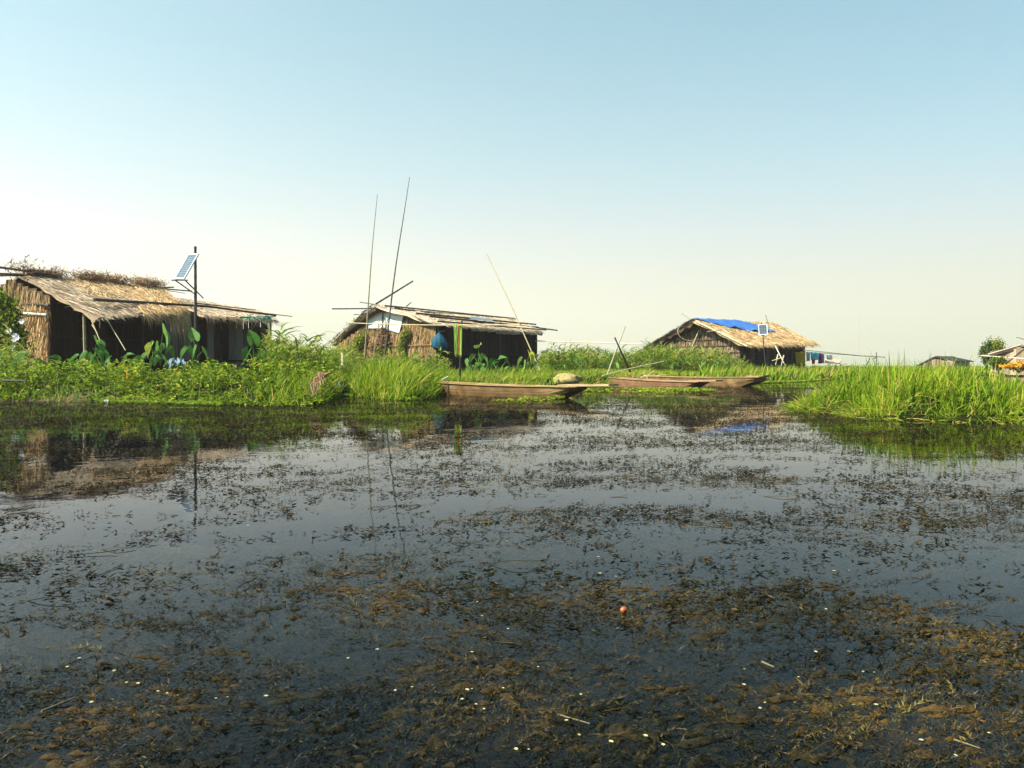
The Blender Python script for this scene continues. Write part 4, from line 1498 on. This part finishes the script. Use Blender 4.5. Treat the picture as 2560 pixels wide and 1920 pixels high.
mb.add(np.concatenate([P.reshape(-1, 3), Q.reshape(-1, 3)]), np.concatenate([np.stack([a, a + 1, a + 1 + nu, a + nu], 1), np.stack([a, a + nu, a + nu + 1, a + 1], 1) + N]), None, .5)
tag(mb.build('tarpaulin', M['blue'], smooth=True), 'bright blue tarpaulin draped over the ridge of the right hut', 'tarpaulin')

solar('solar_panel', 'small upright solar panel on a pole before the blue tarpaulin hut', U(1914, 915, 56), U(1904, 806, 56),
      (U(1895, 811.5, 55.9), U(1918, 810, 55.7), U(1921, 836, 55.6), U(1897, 838, 55.8)), .04, [])

# laundry at the right hut
lone('washing_line', 'thin bamboo washing line running right from the blue tarpaulin hut', 'washing line', U(2010, 875, 61), U(2160, 890, 64), .03, .025, 'bamboo', 0, .6)
lone('washing_line', 'lower thin bamboo rail behind the hanging washing', 'washing line', U(2000, 879, 62), U(2212, 893, 66), .03, .025, 'bamboo', 0, .5)
for nm, mt, q, lab, cat in (
    ('curtain', 'yellow', ((1988, 880), (2014, 881), (2013, 912), (1990, 912)), 'mustard yellow curtain hanging at the end of the right hut', 'curtain'),
    ('hanging_cloth', 'greycloth', ((2016, 880), (2026, 881), (2026, 902), (2017, 903)), 'grey blue cloth on the washing line beside the yellow curtain', 'cloth'),
    ('shirt', 'cyan', ((2026, 881), (2049, 882), (2047, 900), (2028, 899)), 'bright cyan shirt on the washing line', 'shirt'),
    ('hanging_cloth', 'red', ((2029, 896), (2039, 897), (2037, 910), (2030, 910)), 'red cloth hanging below the cyan shirt', 'cloth'),
    ('hanging_cloth', 'crimson', ((2048, 883), (2054, 884), (2053, 909), (2044, 909)), 'crimson cloth between the cyan shirt and the lilac cloth', 'cloth'),
    ('hanging_cloth', 'lilac', ((2054, 884), (2061, 885), (2061, 908), (2053, 908)), 'lilac cloth hanging on the washing line', 'cloth'),
    ('hanging_cloth', 'white', ((2065, 886), (2080, 887), (2080, 899), (2066, 899)), 'square white cloth at the right end of the washing', 'cloth')):
    dd = 61.5
    cloth(nm, M[mt], [U(a, b, dd + (a - 2010) * .02) for a, b in q], lab, cat, .05, 2, 16, 8)
for pa, pb, lab in (((1937, 862, 56), (1962, 912, 54), 'thick bamboo prop leaning on the eave of the right hut'), ((1960, 888, 54), (1953, 915, 54), 'short bamboo stick leaning right beside the thick prop'), ((1945, 886, 54.2), (1939, 912, 54), 'thin stick standing left of the thick bamboo prop'), ((1930, 902, 54), (1958, 893, 54), 'bamboo stick tied level across the props of the right hut')):
    lone('prop_pole', lab, 'prop', U(*pa), U(*pb), .05 if 'thick' in lab else .03, .03, 'bamboo', 0, .8)

# jetty rail frame right of the washing
t = empty('pole_rack', G(2190, 66, .3), 'low rack of thin poles standing in the grass right of the washing', 'rack')
O = np.array(t.location)
for pa, pb in (((2130, 888, 66), (2212, 893, 66)), ((2191, 881, 66), (2192, 912, 66)), ((2175, 894, 66), (2168, 912, 66)), ((2183, 898, 66), (2190, 893, 66))):
    mb = MB()
    pole(mb, U(*pa), U(*pb), .035, c=.3)
    mb.build('rack_pole', M['darkpole'], t, origin=O)
mb = MB()
slab(mb, [U(2064, 897, 66), U(2104, 897, 67), U(2100, 907, 64), U(2062, 905, 63)], .08, 10, 5, .02, .7)
mb.build('low_roof', M['slat'], t, origin=O)

# mast on the far bank
lone('radio_mast', 'very faint thin mast standing alone on the hazy horizon', 'mast', G(2149, 2300, .3), U(2149, 786, 2300), .7, .5, 'bamboo', 0, .7)

# ---------- far hut between island blades
h4 = empty('small_hut', G(2340, 122, .3), 'small dark roofed hut far behind the grass islet', 'hut')
O4 = np.array(h4.location)
r0, el, er = U(2338, 890, 122), U(2291, 913, 123), U(2390, 902, 118)
ax = np.array([5.5, 5.0, 0])
mb = MB()
slab(mb, [r0, r0 + ax, er + ax, er], .16, 8, 5, .04, .1)
slab(mb, [r0, r0 + ax, el + ax, el], .16, 8, 5, .04, .1)
mb.build('roof', M['darkpole'], h4, origin=O4)
mb = MB()
plank_wall(mb, G(2303, 123)[:2], G(2380, 119)[:2], .1, gable_top(0, 0, .47, 1.0, 1.9, 1.4), .3, .06, (.05, .4))
plank_wall(mb, G(2380, 119)[:2], G(2380, 119)[:2] + ax[:2], .1, lambda x, y, t: 1.5, .4, .06, (.3, .8))
mb.build('wall', M['slat'], h4, origin=O4)
cloth('hanging_cloth', M['pink'], [U(2377, 904, 117.5), U(2384, 904, 117.4), U(2383, 918, 117.4), U(2378, 918, 117.5)], 'pink cloth hanging at the small far hut', 'cloth', .05, 1, 8, 5)

# ---------- hut cut by the right edge
h5 = empty('woven_hut', G(2560, 62, .3), 'pale woven bamboo hut cut off by the right edge of the photo', 'hut')
O5 = np.array(h5.location)
r0, el = U(2552, 862, 62), U(2457, 888, 63)
er = r0 + (r0 - el) * [1, 1, 0] + [0, -1.2, -.75]
ax = np.array([3.5, 5.5, 0])
mb = MB()
slab(mb, [r0, r0 + ax, er + ax, er], .12, 8, 6, .04, .4)
slab(mb, [r0, r0 + ax, el + ax, el], .26, 8, 6, .04, .12)  # dark tint paints in the shadow of the gable overhang
straw(mb, [r0, r0 + ax, el + ax, el], 500, (.3, .7), (.03, .06), (.3, .9), .4, .08)
roof5 = mb.build('roof', M['oldthatch'], h5, origin=O5)
wl, wr = G(2478, 63.2)[:2], er[:2] + [-.6, .5]
mb = MB()
plank_wall(mb, wl, wr, .1, gable_top(0, 0, .42, 1.55, 2.25, 1.6), .35, .06, (.35, .75))
plank_wall(mb, wl + ax[:2], wl, .1, lambda x, y, t: 1.5, .4, .06, (.4, .9))
for k in range(7):
    z = .35 + k * .27
    pole(mb, (*(wl + [.2, -.08]), z), (*(wr + [0, -.08]), z), .03, c=.35)
mb.build('woven_wall', M['slat'], h5, origin=O5)
for pa, pb in (((2452, 889, 62.6), (2580, 898, 60)), ((2470, 886, 62.4), (2552, 862, 61.6)), ((2540, 842, 62), (2590, 856, 62))):
    mb = MB()
    pole(mb, U(*pa), U(*pb), .045, c=.9)
    mb.build('roof_pole', M['bamboo'], roof5, origin=O5)
mb = MB()
pole(mb, U(2468, 893, 62.4), U(2468, 920, 62.4), .04)
mb.build('post', M['darkpole'], h5, origin=O5)


def shrub(name, label, base, h, rx, n, mat, c=(.1, .9), L=(.12, .26), cat='shrub', trunk=.05, flowers=0):
    t = empty(name, base, label, cat)
    O = np.array(base)
    ms = MB()
    tips = []
    for k in range(7):
        a = random.uniform(0, 6.28)
        tip = O + [math.cos(a) * rx * random.uniform(.3, .9), math.sin(a) * rx * random.uniform(.3, .9), h * random.uniform(.55, 1.0)]
        mid = lerp(O, tip, .5) + rng.normal(0, .06, 3) + [0, 0, .1 * h]
        tube(ms, [O, mid, tip], [trunk, trunk * .6, trunk * .25], 5, .4)
        tips.append(tip)
    ms.build('trunk', M['darkpole'], t, origin=O)
    mb = MB()
    tips = np.array(tips)
    idx = rng.integers(0, len(tips), n)
    P = tips[idx] + rng.normal(0, 1, (n, 3)) * [rx * .22, rx * .22, h * .10]
    lo = rng.random(n) < .3
    P[lo] = O + (P[lo] - O) * rng.uniform(.4, .9, (lo.sum(), 1))
    leaves(mb, P, rng.normal(0, 1, (n, 3)) + [0, 0, -.1], nrm(rng.normal(0, .7, (n, 3)) + [-.2, -.4, .8]), rng.uniform(*L, n), rng.uniform(*L, n) * .6, rng.uniform(*c, n))
    mb.build('crown', mat, t, origin=O)
    if flowers:
        mf = MB()
        i = rng.integers(0, len(tips), flowers)
        P = tips[i] + rng.normal(0, 1, (flowers, 3)) * [rx * .35, rx * .35, h * .14] + [0, -rx * .25, .05]
        for k in range(4):
            leaves(mf, P, rng.normal(0, 1, (flowers, 3)), nrm(rng.normal(0, .4, (flowers, 3)) + [0, -.6, .6]), np.full(flowers, .22), np.full(flowers, .2), .5)
        mf.build('blossom', M['marigold'], t, origin=O)
    return t


shrub('bushy_tree', 'dark round bushy tree left of the woven hut', G(2467, 65, .4), 2.25, .5, 1300, M['leaf'], (.0, .45), (.10, .2), 'tree', .07)
shrub('bushy_tree', 'reddish tipped bushy tree rising behind the woven hut roof', G(2496, 69, .4), 2.35, .62, 1000, M['leaf'], (.3, 1.0), (.10, .22), 'tree', .07)
shrub('flowering_shrub', 'dark leafy shrub against the woven hut wall', G(2496, 60.5, .3), 1.05, .6, 1100, M['leaf'], (.0, .7), (.12, .24))
shrub('flowering_shrub', 'low marigold bush with orange blossoms before the woven hut', G(2548, 59.5, .3), .55, 1.0, 500, M['leaf'], (.2, .9), (.1, .2), flowers=110)

# flowering climber at the left edge
def sc1(px, py):
    return U(px, py, 28.6 + (100 - px) * .004)


t = vine('flowering_vine', 'dense green climber with white blossoms at the left edge', 'vine', sc1, 2600, M['leaf'], [(20, 905), (8, 850), (14, 790), (2, 745), (20, 770), (38, 805), (42, 840), (34, 880), (52, 900), (-40, 880), (-30, 780), (24, 860), (46, 872)], (.11, .22), (.05, .9), .2)
for px, py in ((39, 828), (53, 840), (59, 845), (50, 871), (52, 850), (70, 805)):
    p = sc1(px, py) + [0, -.35, 0]
    mb = MB()
    n = 6
    a = np.arange(n) * 2 * np.pi / n
    leaves(mb, np.tile(p, (n, 1)), np.stack([np.cos(a), np.full(n, -.4), np.sin(a)], 1), np.tile([0, -1.0, .2], (n, 1)), np.full(n, .12), np.full(n, .11), .6, .1)
    mb.build('blossom', M['flower'], t, origin=np.array(t.location))

# ------------------------------------------------------------------ taro plants
def taro_leaf(mb, base, az, hgt, reach, size, c, droop=.9):
    tip = base + np.array([math.cos(az) * reach, math.sin(az) * reach, hgt])
    mid = lerp(base, tip, .55) + [-math.cos(az) * reach * .15, -math.sin(az) * reach * .15, hgt * .12]
    tube(mb, [base, mid, tip], [.016, .012, .008], 5, .7)
    d = nrm([math.cos(az) * .75, math.sin(az) * .75, -droop])
    s = np.array([-math.sin(az), math.cos(az), 0.0])
    s = nrm(s + np.cross(d, s) * random.uniform(-.9, .9))
    n = np.cross(d, s)
    if n[2] < 0: n = -n
    out = [(-.34, .16), (-.30, .27), (-.05, .35), (.22, .33), (.52, .22), (.80, .09), (1.05, 0)]
    ctr = [(-.02, 0), (.25, 0), (.55, 0), (.85, 0), (1.0, 0)]
    V, idx = [tip], []
    L = [tip + d * size * a + s * size * b + n * size * (.26 * abs(b) / .35 + random.uniform(-.05, .05) - .22 * max(a, 0) ** 2) for a, b in out]
    Rr = [tip + d * size * a - s * size * b + n * size * (.26 * abs(b) / .35 + random.uniform(-.05, .05) - .22 * max(a, 0) ** 2) for a, b in out]
    m = tip + d * size * .45 - n * size * .03
    V = [tip, m] + L + Rr
    t = []
    for k in range(6):
        ctr_i = 0 if k < 3 else 1
        t.append([ctr_i, 2 + k, 3 + k])
        t.append([ctr_i, 10 + k, 9 + k])
    t += [[0, 5, 1], [0, 1, 12]]
    mb.add(np.array(V), None, t, c)


def make_taro(n, size, hgt, c):
    t = empty('taro_plant')
    for k in range(n):
        mb = MB()
        taro_leaf(mb, np.array([random.gauss(0, .04), random.gauss(0, .04), 0]), k * 6.283 / n + random.uniform(-.5, .5), hgt * random.uniform(.6, 1.1), random.uniform(.15, .4), size * random.uniform(.7, 1.15), c + random.uniform(-.18, .18), random.uniform(-.5, 1.3))
        mb.build('leaf', M['taro'], t)
    return t


def copy_tree(o):
    c = o.copy()
    COL.objects.link(c)
    for ch in o.children:
        d = ch.copy()
        COL.objects.link(d)
        d.parent = c
    return c


protos = [make_taro(5, .32, .6, .42), make_taro(3, .38, .75, .6), make_taro(5, .27, .5, .65), make_taro(4, .3, .65, .3), make_taro(3, .34, .55, .7), make_taro(4, .25, .7, .5)]
used = [False] * 6
spots = [(30, 24), (70, 23), (112, 23.5), (160, 22.5), (250, 23.5), (290, 25), (345, 23.5), (372, 26), (440, 24), (550, 26), (690, 27), (20, 21), (215, 21.2),
         (1178, 36), (1210, 35), (1245, 34), (1285, 36), (1180, 33), (1060, 36), (860, 36), (1400, 44), (1450, 40), (1530, 44), (1620, 46), (1690, 48), (1800, 47), (1770, 45)]
for k, (px, d) in enumerate(spots):
    j = k % 6
    o = copy_tree(protos[j]) if used[j] else protos[j]
    used[j] = True
    z = float(land_h(np.array([px]), np.array([d]))[0])
    o.location = [float(q) for q in G(px, d, z + (.12 if px < 800 else .05))]
    o.rotation_euler = (0, 0, random.uniform(0, 6.28))
    sc = random.uniform(.65, 1.15) * (1.2 if d > 30 else 1.0)
    o.scale = (sc, sc, sc)
    if px < 800:
        tag(o, 'green taro plant with broad drooping leaves before the left hut', 'taro plant', 'taro plants before the left hut')
    elif px < 1390:
        tag(o, 'green taro plant with broad leaves in the grass before the middle hut', 'taro plant', 'taro plants before the middle hut')
    else:
        tag(o, 'green taro plant with broad leaves among the reeds between two huts', 'taro plant', 'taro plants among the reeds')


def single_leaf(px, py0, py1, d, az, size, c, label, dr=1.0):
    """a tall taro whose top leaf shows on its own"""
    a = U(px, py1, d)
    t = empty('taro_plant', a, label, 'taro plant')
    top = U(px, py0, d)[2] - a[2]
    mb = MB()
    taro_leaf(mb, np.zeros(3), az, top, .12, size, c, dr)
    mb.build('leaf', M['taro'], t)
    for k in range(3):
        mb = MB()
        taro_leaf(mb, np.zeros(3), az + 1.3 + k * 1.4, top * random.uniform(.4, .65), .25, size * .75, c * .8, 1.0)
        mb.build('leaf', M['taro'], t)


single_leaf(401, 829, 915, 26, -.5, .62, .62, 'tallest taro with one large lit leaf against the dark veranda', .9)
single_leaf(384, 866, 915, 25, 2.6, .42, .92, 'pale yellowing taro leaf low before the dark veranda', 1.0)
single_leaf(487, 846, 915, 25, 2.2, .5, .5, 'tall upright taro with narrow leaves at the foot of the solar post', -1.2)
single_leaf(634, 857, 915, 26, -1.5, .62, .35, 'tall dark green taro leaf before the right plank wall', -1.0)
single_leaf(236, 858, 915, 25, -.6, .6, .5, 'taro with long bright leaf beside the bamboo veranda post', .5)
single_leaf(1196, 868, 915, 36, -1.4, .55, .75, 'pale taro leaf standing up before the dark middle hut wall', -.3)
single_leaf(1318, 886, 925, 34, -.9, .55, .98, 'bright yellow taro leaf at the foot of the leaning pole', 1.4)
single_leaf(1377, 950, 962, 28, -1.2, .3, .98, 'small yellow leaf plant on the lawn behind the boat bow', 1.0)

# ------------------------------------------------------------------ boats
def boat(name, label, S0, B0, z_s, z_b, width, mat, tongue=.95, rake_b=.75, rake_s=.25, flare=.75, under='boat'):
    """plank canoe: S0 stern and B0 bow waterline points (xy)"""
    S0, B0 = np.asarray(S0, float), np.asarray(B0, float)
    L = np.linalg.norm(B0 - S0)
    ang = math.atan2(B0[1] - S0[1], B0[0] - S0[0])
    t = empty(name, (S0[0], S0[1], 0), label, 'boat')
    t.rotation_euler = (0, 0, ang)
    # local: x along the boat, y across, z up
    n = 26
    xs = np.concatenate([[-rake_s], np.linspace(0, L, n), [L + rake_b * .5, L + rake_b]])
    zb = np.concatenate([[.16], np.interp(np.linspace(0, 1, n), [0, .06, .94, 1], [-.03, -.08, -.08, -.04]), [.09, .21]])
    zt = np.interp(xs, [-rake_s, L + rake_b], [z_s, z_b]) + .03 * np.sin(np.linspace(0, np.pi, len(xs))) * -1
    wt = np.interp(xs, [-rake_s, 0, L * .35, L, L + rake_b], [.8, .9, 1, .97, .93]) * width / 2
    wb = wt * flare
    prof = []
    for k in range(len(xs)):
        x, a, b, c, d = xs[k], wt[k], zt[k], wb[k], zb[k]
        ti, inn = .035, .05
        prof.append([[x, -a, b], [x, -(a + c) / 2 - .02, (b + d) / 2], [x, -c, d], [x, c, d], [x, (a + c) / 2 + .02, (b + d) / 2], [x, a, b],
                     [x, a - ti, b], [x, c - ti, d + inn], [x, -c + ti, d + inn], [x, -a + ti, b]])
    V = np.array(prof)
    k = V.shape[1]
    m = len(xs)
    q = [[i * k + j, i * k + (j + 1) % k, (i + 1) * k + (j + 1) % k, (i + 1) * k + j] for i in range(m - 1) for j in range(k)]
    e = (m - 1) * k
    q += [[0, 1, 4, 5], [1, 2, 3, 4], [e + 5, e + 4, e + 1, e], [e + 4, e + 3, e + 2, e + 1]]
    mb = MB()
    mb.add(V.reshape(-1, 3), q, None, np.clip(.45 + rng.normal(0, .08, m * k), 0, 1))
    # the seam between the two strakes, caulked dark
    for sgn in (-1, 1):
        tube(mb, [[xs[i], sgn * ((wt[i] + wb[i]) / 2 + .021), (zb[i] + zt[i]) / 2 + .045] for i in range(1, m - 1)], .011, 4, .0)
    # end boards inside
    box(mb, (-rake_s + .03, -wt[0] + .04, zb[0] + .05), (.03, 0, 0), (0, 2 * wt[0] - .08, 0), (0, 0, zt[0] - zb[0] - .08), .4)
    hull = mb.build('hull', mat, t)
    for sgn in (-1, 1):
        mb = MB()
        for i in range(m - 1):
            a = np.array([xs[i], sgn * wt[i], zt[i]])
            b = np.array([xs[i + 1], sgn * wt[i + 1], zt[i + 1]])
            box(mb, a + [0, -.03, .002], b - a, (0, .05, 0), (0, 0, .02), .75)
        mb.build('gunwale', mat, hull)
    if tongue:
        mb = MB()
        x0 = L + rake_b - .35
        zz = zt[-1]
        w0, w1 = wt[-1] * 1.05, wt[-1] * .55
        Vt = []
        for x, ww, z0, th in ((x0, w0, zz + .035, .03), (x0 + .5, w0 * .85, zz + .025, .04), (x0 + .35 + tongue, w1, zz + .045, .045)):
            Vt += [[x, -ww, z0], [x, ww, z0], [x, ww, z0 + th], [x, -ww, z0 + th]]
        qt = []
        for i in range(2):
            for j in range(4):
                qt.append([i * 4 + j, i * 4 + (j + 1) % 4, (i + 1) * 4 + (j + 1) % 4, (i + 1) * 4 + j])
        qt += [[3, 2, 1, 0], [8, 9, 10, 11]]
        mb.add(np.array(Vt), qt, None, .8)
        mb.build('bow_deck', mat, t)
    for f in (.3, .62, .86):
        mb = MB()
        x = L * f
        i = int(np.argmin(abs(xs - x)))
        box(mb, (xs[i], -wt[i] + .035, zt[i] - .07), (.14, 0, 0), (0, 2 * wt[i] - .07, 0), (0, 0, .03), .6)
        mb.build('thwart', mat, hull)
    return t


boat('wooden_boat', 'brown plank canoe with overhanging bow moored nearest before the lawn', (-2.1, 22.6), (1.15, 19.9), .35, .285, .85, M['boat'], 1.0, .62, .15)
boat('wooden_boat', 'reddish plank canoe moored in front of another by the reeds', G(1552, 30.9)[:2], G(1732, 28.4)[:2], .34, .23, .85, M['boatred'], .65, .45, .3)
boat('wooden_boat', 'grey brown canoe with upturned bow behind the reddish canoe', G(1645, 35.2)[:2], G(1858, 31.6)[:2], .34, .36, .9, M['boat'], .3, .8, .3)

# ------------------------------------------------------------------ small things on the bank
def blob(name, mat, c, r, label, cat, n=14, seed=0, amp=.18, flatb=True):
    u, v = np.meshgrid(np.linspace(0, 2 * np.pi, n * 2, endpoint=False), np.linspace(0, np.pi, n))
    d = np.stack([np.sin(v) * np.cos(u), np.sin(v) * np.sin(u), np.cos(v)], -1)
    k = 1 + amp * (fbm(d[..., 0] * 2.1 + seed + 5, d[..., 1] * 2.1 + d[..., 2] * 1.7 + 9, seed, 4) - .5) * 2
    P = d * k[..., None] * np.asarray(r)
    V = P.reshape(-1, 3) + np.asarray(c)
    w = n * 2
    q = [[i * w + j, i * w + (j + 1) % w, (i + 1) * w + (j + 1) % w, (i + 1) * w + j] for i in range(n - 1) for j in range(w)]
    mb = MB()
    mb.add(V, q, None, np.clip(.5 + rng.normal(0, .15, len(V)), 0, 1))
    return tag(mb.build(name, mat, smooth=True, origin=np.asarray(c)), label, cat)


blob('mud_mound', M['mound'], G(1418, 29.7, .27), (.56, .42, .25), 'rounded tan mound lying on the lawn behind the nearest boat', 'mound', 18, 3, .25)
blob('orange_fruit', M['orange'], G(1559, 2.6, .007), (.012, .012, .011), 'round orange fruit floating among the brown weed', 'fruit', 12, 2, .06)

# dead root clump at the corner of the bank
t = empty('root_clump', U(800, 1000, 16.8), 'tangle of dead brown roots hanging at the bank corner', 'roots')
O = np.array(t.location)
mb = MB()
top = U(806, 938, 16.9)
for k in range(30):
    a = top + rng.normal(0, .05, 3)
    q = random.random()
    b = U(808 - 34 * q + random.gauss(0, 5), 958 + 34 * q + random.gauss(0, 5), 16.6 + random.uniform(-.2, .1))
    mid = lerp(a, b, .5) + rng.normal(0, .05, 3) + [-.03, -.06, .06]
    tube(mb, [a, mid, b], [.010, .008, .004], 4, random.uniform(.2, 1))
mb.build('roots', M['root'], t, origin=O)
mb = MB()
tube(mb, [U(802, 945, 16.9), U(812, 938, 16.9), U(826, 931, 17)], [.05, .045, .02], 7, .5)
mb.build('stump', M['root'], t, origin=O)


def crumple(name, mat, c4, label, cat, k=.08):
    o = cloth(name, mat, c4, label, cat, k, 2.3, 18, 10, .004, wob=k * .35)
    return o


crumple('plastic_sheet', M['plastic'], [U(418, 900, 21.6), U(458, 896, 21.8), U(466, 914, 21.2), U(424, 913, 21.2)], 'crumpled pale blue plastic sheet on the creepers before the left hut', 'plastic sheet', .1)
crumple('plastic_bag', M['bag'], [U(838, 958, 21.5), U(856, 954, 21.8), U(858, 968, 21.3), U(836, 967, 21.2)], 'crumpled teal plastic bag on the grass by the root clump', 'plastic bag', .06)
lone('pale_board', 'short pale board lying in the grass left of the nearest boat', 'board', U(1056, 938, 23.5), U(1077, 935, 23.5), .035, .03, 'white')
lone('pale_board', 'pale stick jutting from the grass at the nearest boat stern', 'stick', U(1104, 951, 23.4), U(1119, 943, 23.8), .035, .03, 'bamboo', 0, 1)
t = crumple('litter_bag', M['white'], [G(262, 17.35, .05), G(270, 17.35, .06), G(272, 17.2, .02), G(260, 17.2, .02)], 'small white litter at the waterline of the left bank', 'litter', .03)

t = empty('dry_reed_heap', G(1612, 36, .2), 'heap of dry pale reed stalks by the sterns of the moored boats', 'reed heap')
mb = MB()
for k in range(36):
    a = U(random.uniform(1588, 1640), random.uniform(944, 951), random.uniform(35.6, 36.6))
    b = a + [random.gauss(0, .28), random.gauss(0, .2), abs(random.gauss(.12, .14))]
    tube(mb, [a, lerp(a, b, .5) + [0, 0, .05], b], [.014, .012, .006], 4, random.uniform(.5, 1))
mb.build('stalks', M['straw'], t, origin=np.array(t.location))

# drift stalks and petals on the water
for pa, pb, r, lab in (((104, 1787), (188, 1752), .006, 'yellowish reed stalk floating alone at lower left'), ((1395, 1795), (1475, 1818), .004, 'thin tan stalk floating at the bottom centre'), ((2385, 1858), (2450, 1880), .004, 'orange brown twig floating at the lower right corner'), ((1905, 1962 - 300), (1935, 1675), .006, 'pale twig scrap in the open water at lower right'), ((1243, 1358), (1251, 1350), .006, 'tiny pale stick standing at mid water')):
    def wp(px, py):
        d = 1600.0 / (py - H)
        return G(px, d, .008)
    lone('floating_stalk', lab, 'stalk', wp(*pa), wp(*pb), r * .55, r * .3, 'stalk', 0, .3)
pet = [(1180, 1642), (1168, 1738), (1190, 1775), (1155, 1762), (1180, 1736), (1210, 1787), (1030, 1731), (1452, 1750), (1416, 1816), (1448, 1853), (1290, 1889), (1322, 1890), (988, 1740), (870, 1658), (944, 1635), (940, 1636), (1205, 1550), (1270, 1583), (1193, 1515), (1258, 1734), (228, 1770), (395, 1742), (418, 1747), (285, 1690), (316, 1720), (345, 1722), (569, 1757), (665, 1754), (168, 1680), (198, 1658), (2065, 1533), (2040, 1642), (1996, 1706), (1862, 1686), (1860, 1725), (1912, 1771), (1900, 1785), (2190, 1776), (2185, 1694), (2122, 1640), (2158, 1692), (2303, 1866), (2472, 1848), (2390, 1905), (1614, 1855), (1658, 1878), (1528, 1870), (1496, 1400), (1840, 1414), (2085, 1436), (2122, 1435), (1546, 1283), (1775, 1330), (2058, 1302), (1500, 1442), (1540, 1450), (1268, 1360), (620, 1320), (540, 1760), (1345, 1680)]
pm = []
for k in range(3):
    mb = MB()
    n = 5
    a = np.arange(n) * 2 * np.pi / n + k
    leaves(mb, np.zeros((n, 3)), np.stack([np.cos(a), np.sin(a), np.full(n, .15)], 1), np.tile([0, 0, 1.0], (n, 1)), np.full(n, .006), np.full(n, .0065), .6, .1)
    o = mb.build('floating_petal', M['pale'])
    pm.append(o)
for k, (px, py) in enumerate(pet):
    o = pm[k] if k < 3 else pm[k % 3].copy()
    if k >= 3:
        COL.objects.link(o)
    d = 1600.0 / (py - H)
    o.location = [float(q) for q in G(px, d, .014)]
    o.rotation_euler = (0, 0, random.uniform(0, 6))
    s = random.uniform(.5, 1.2) * (1 + max(0, d - 2.5) * .25)
    o.scale = (s, s * .8, s)
    tag(o, 'tiny cream petal floating on the dark weedy water', 'petal', 'cream petals on the water')
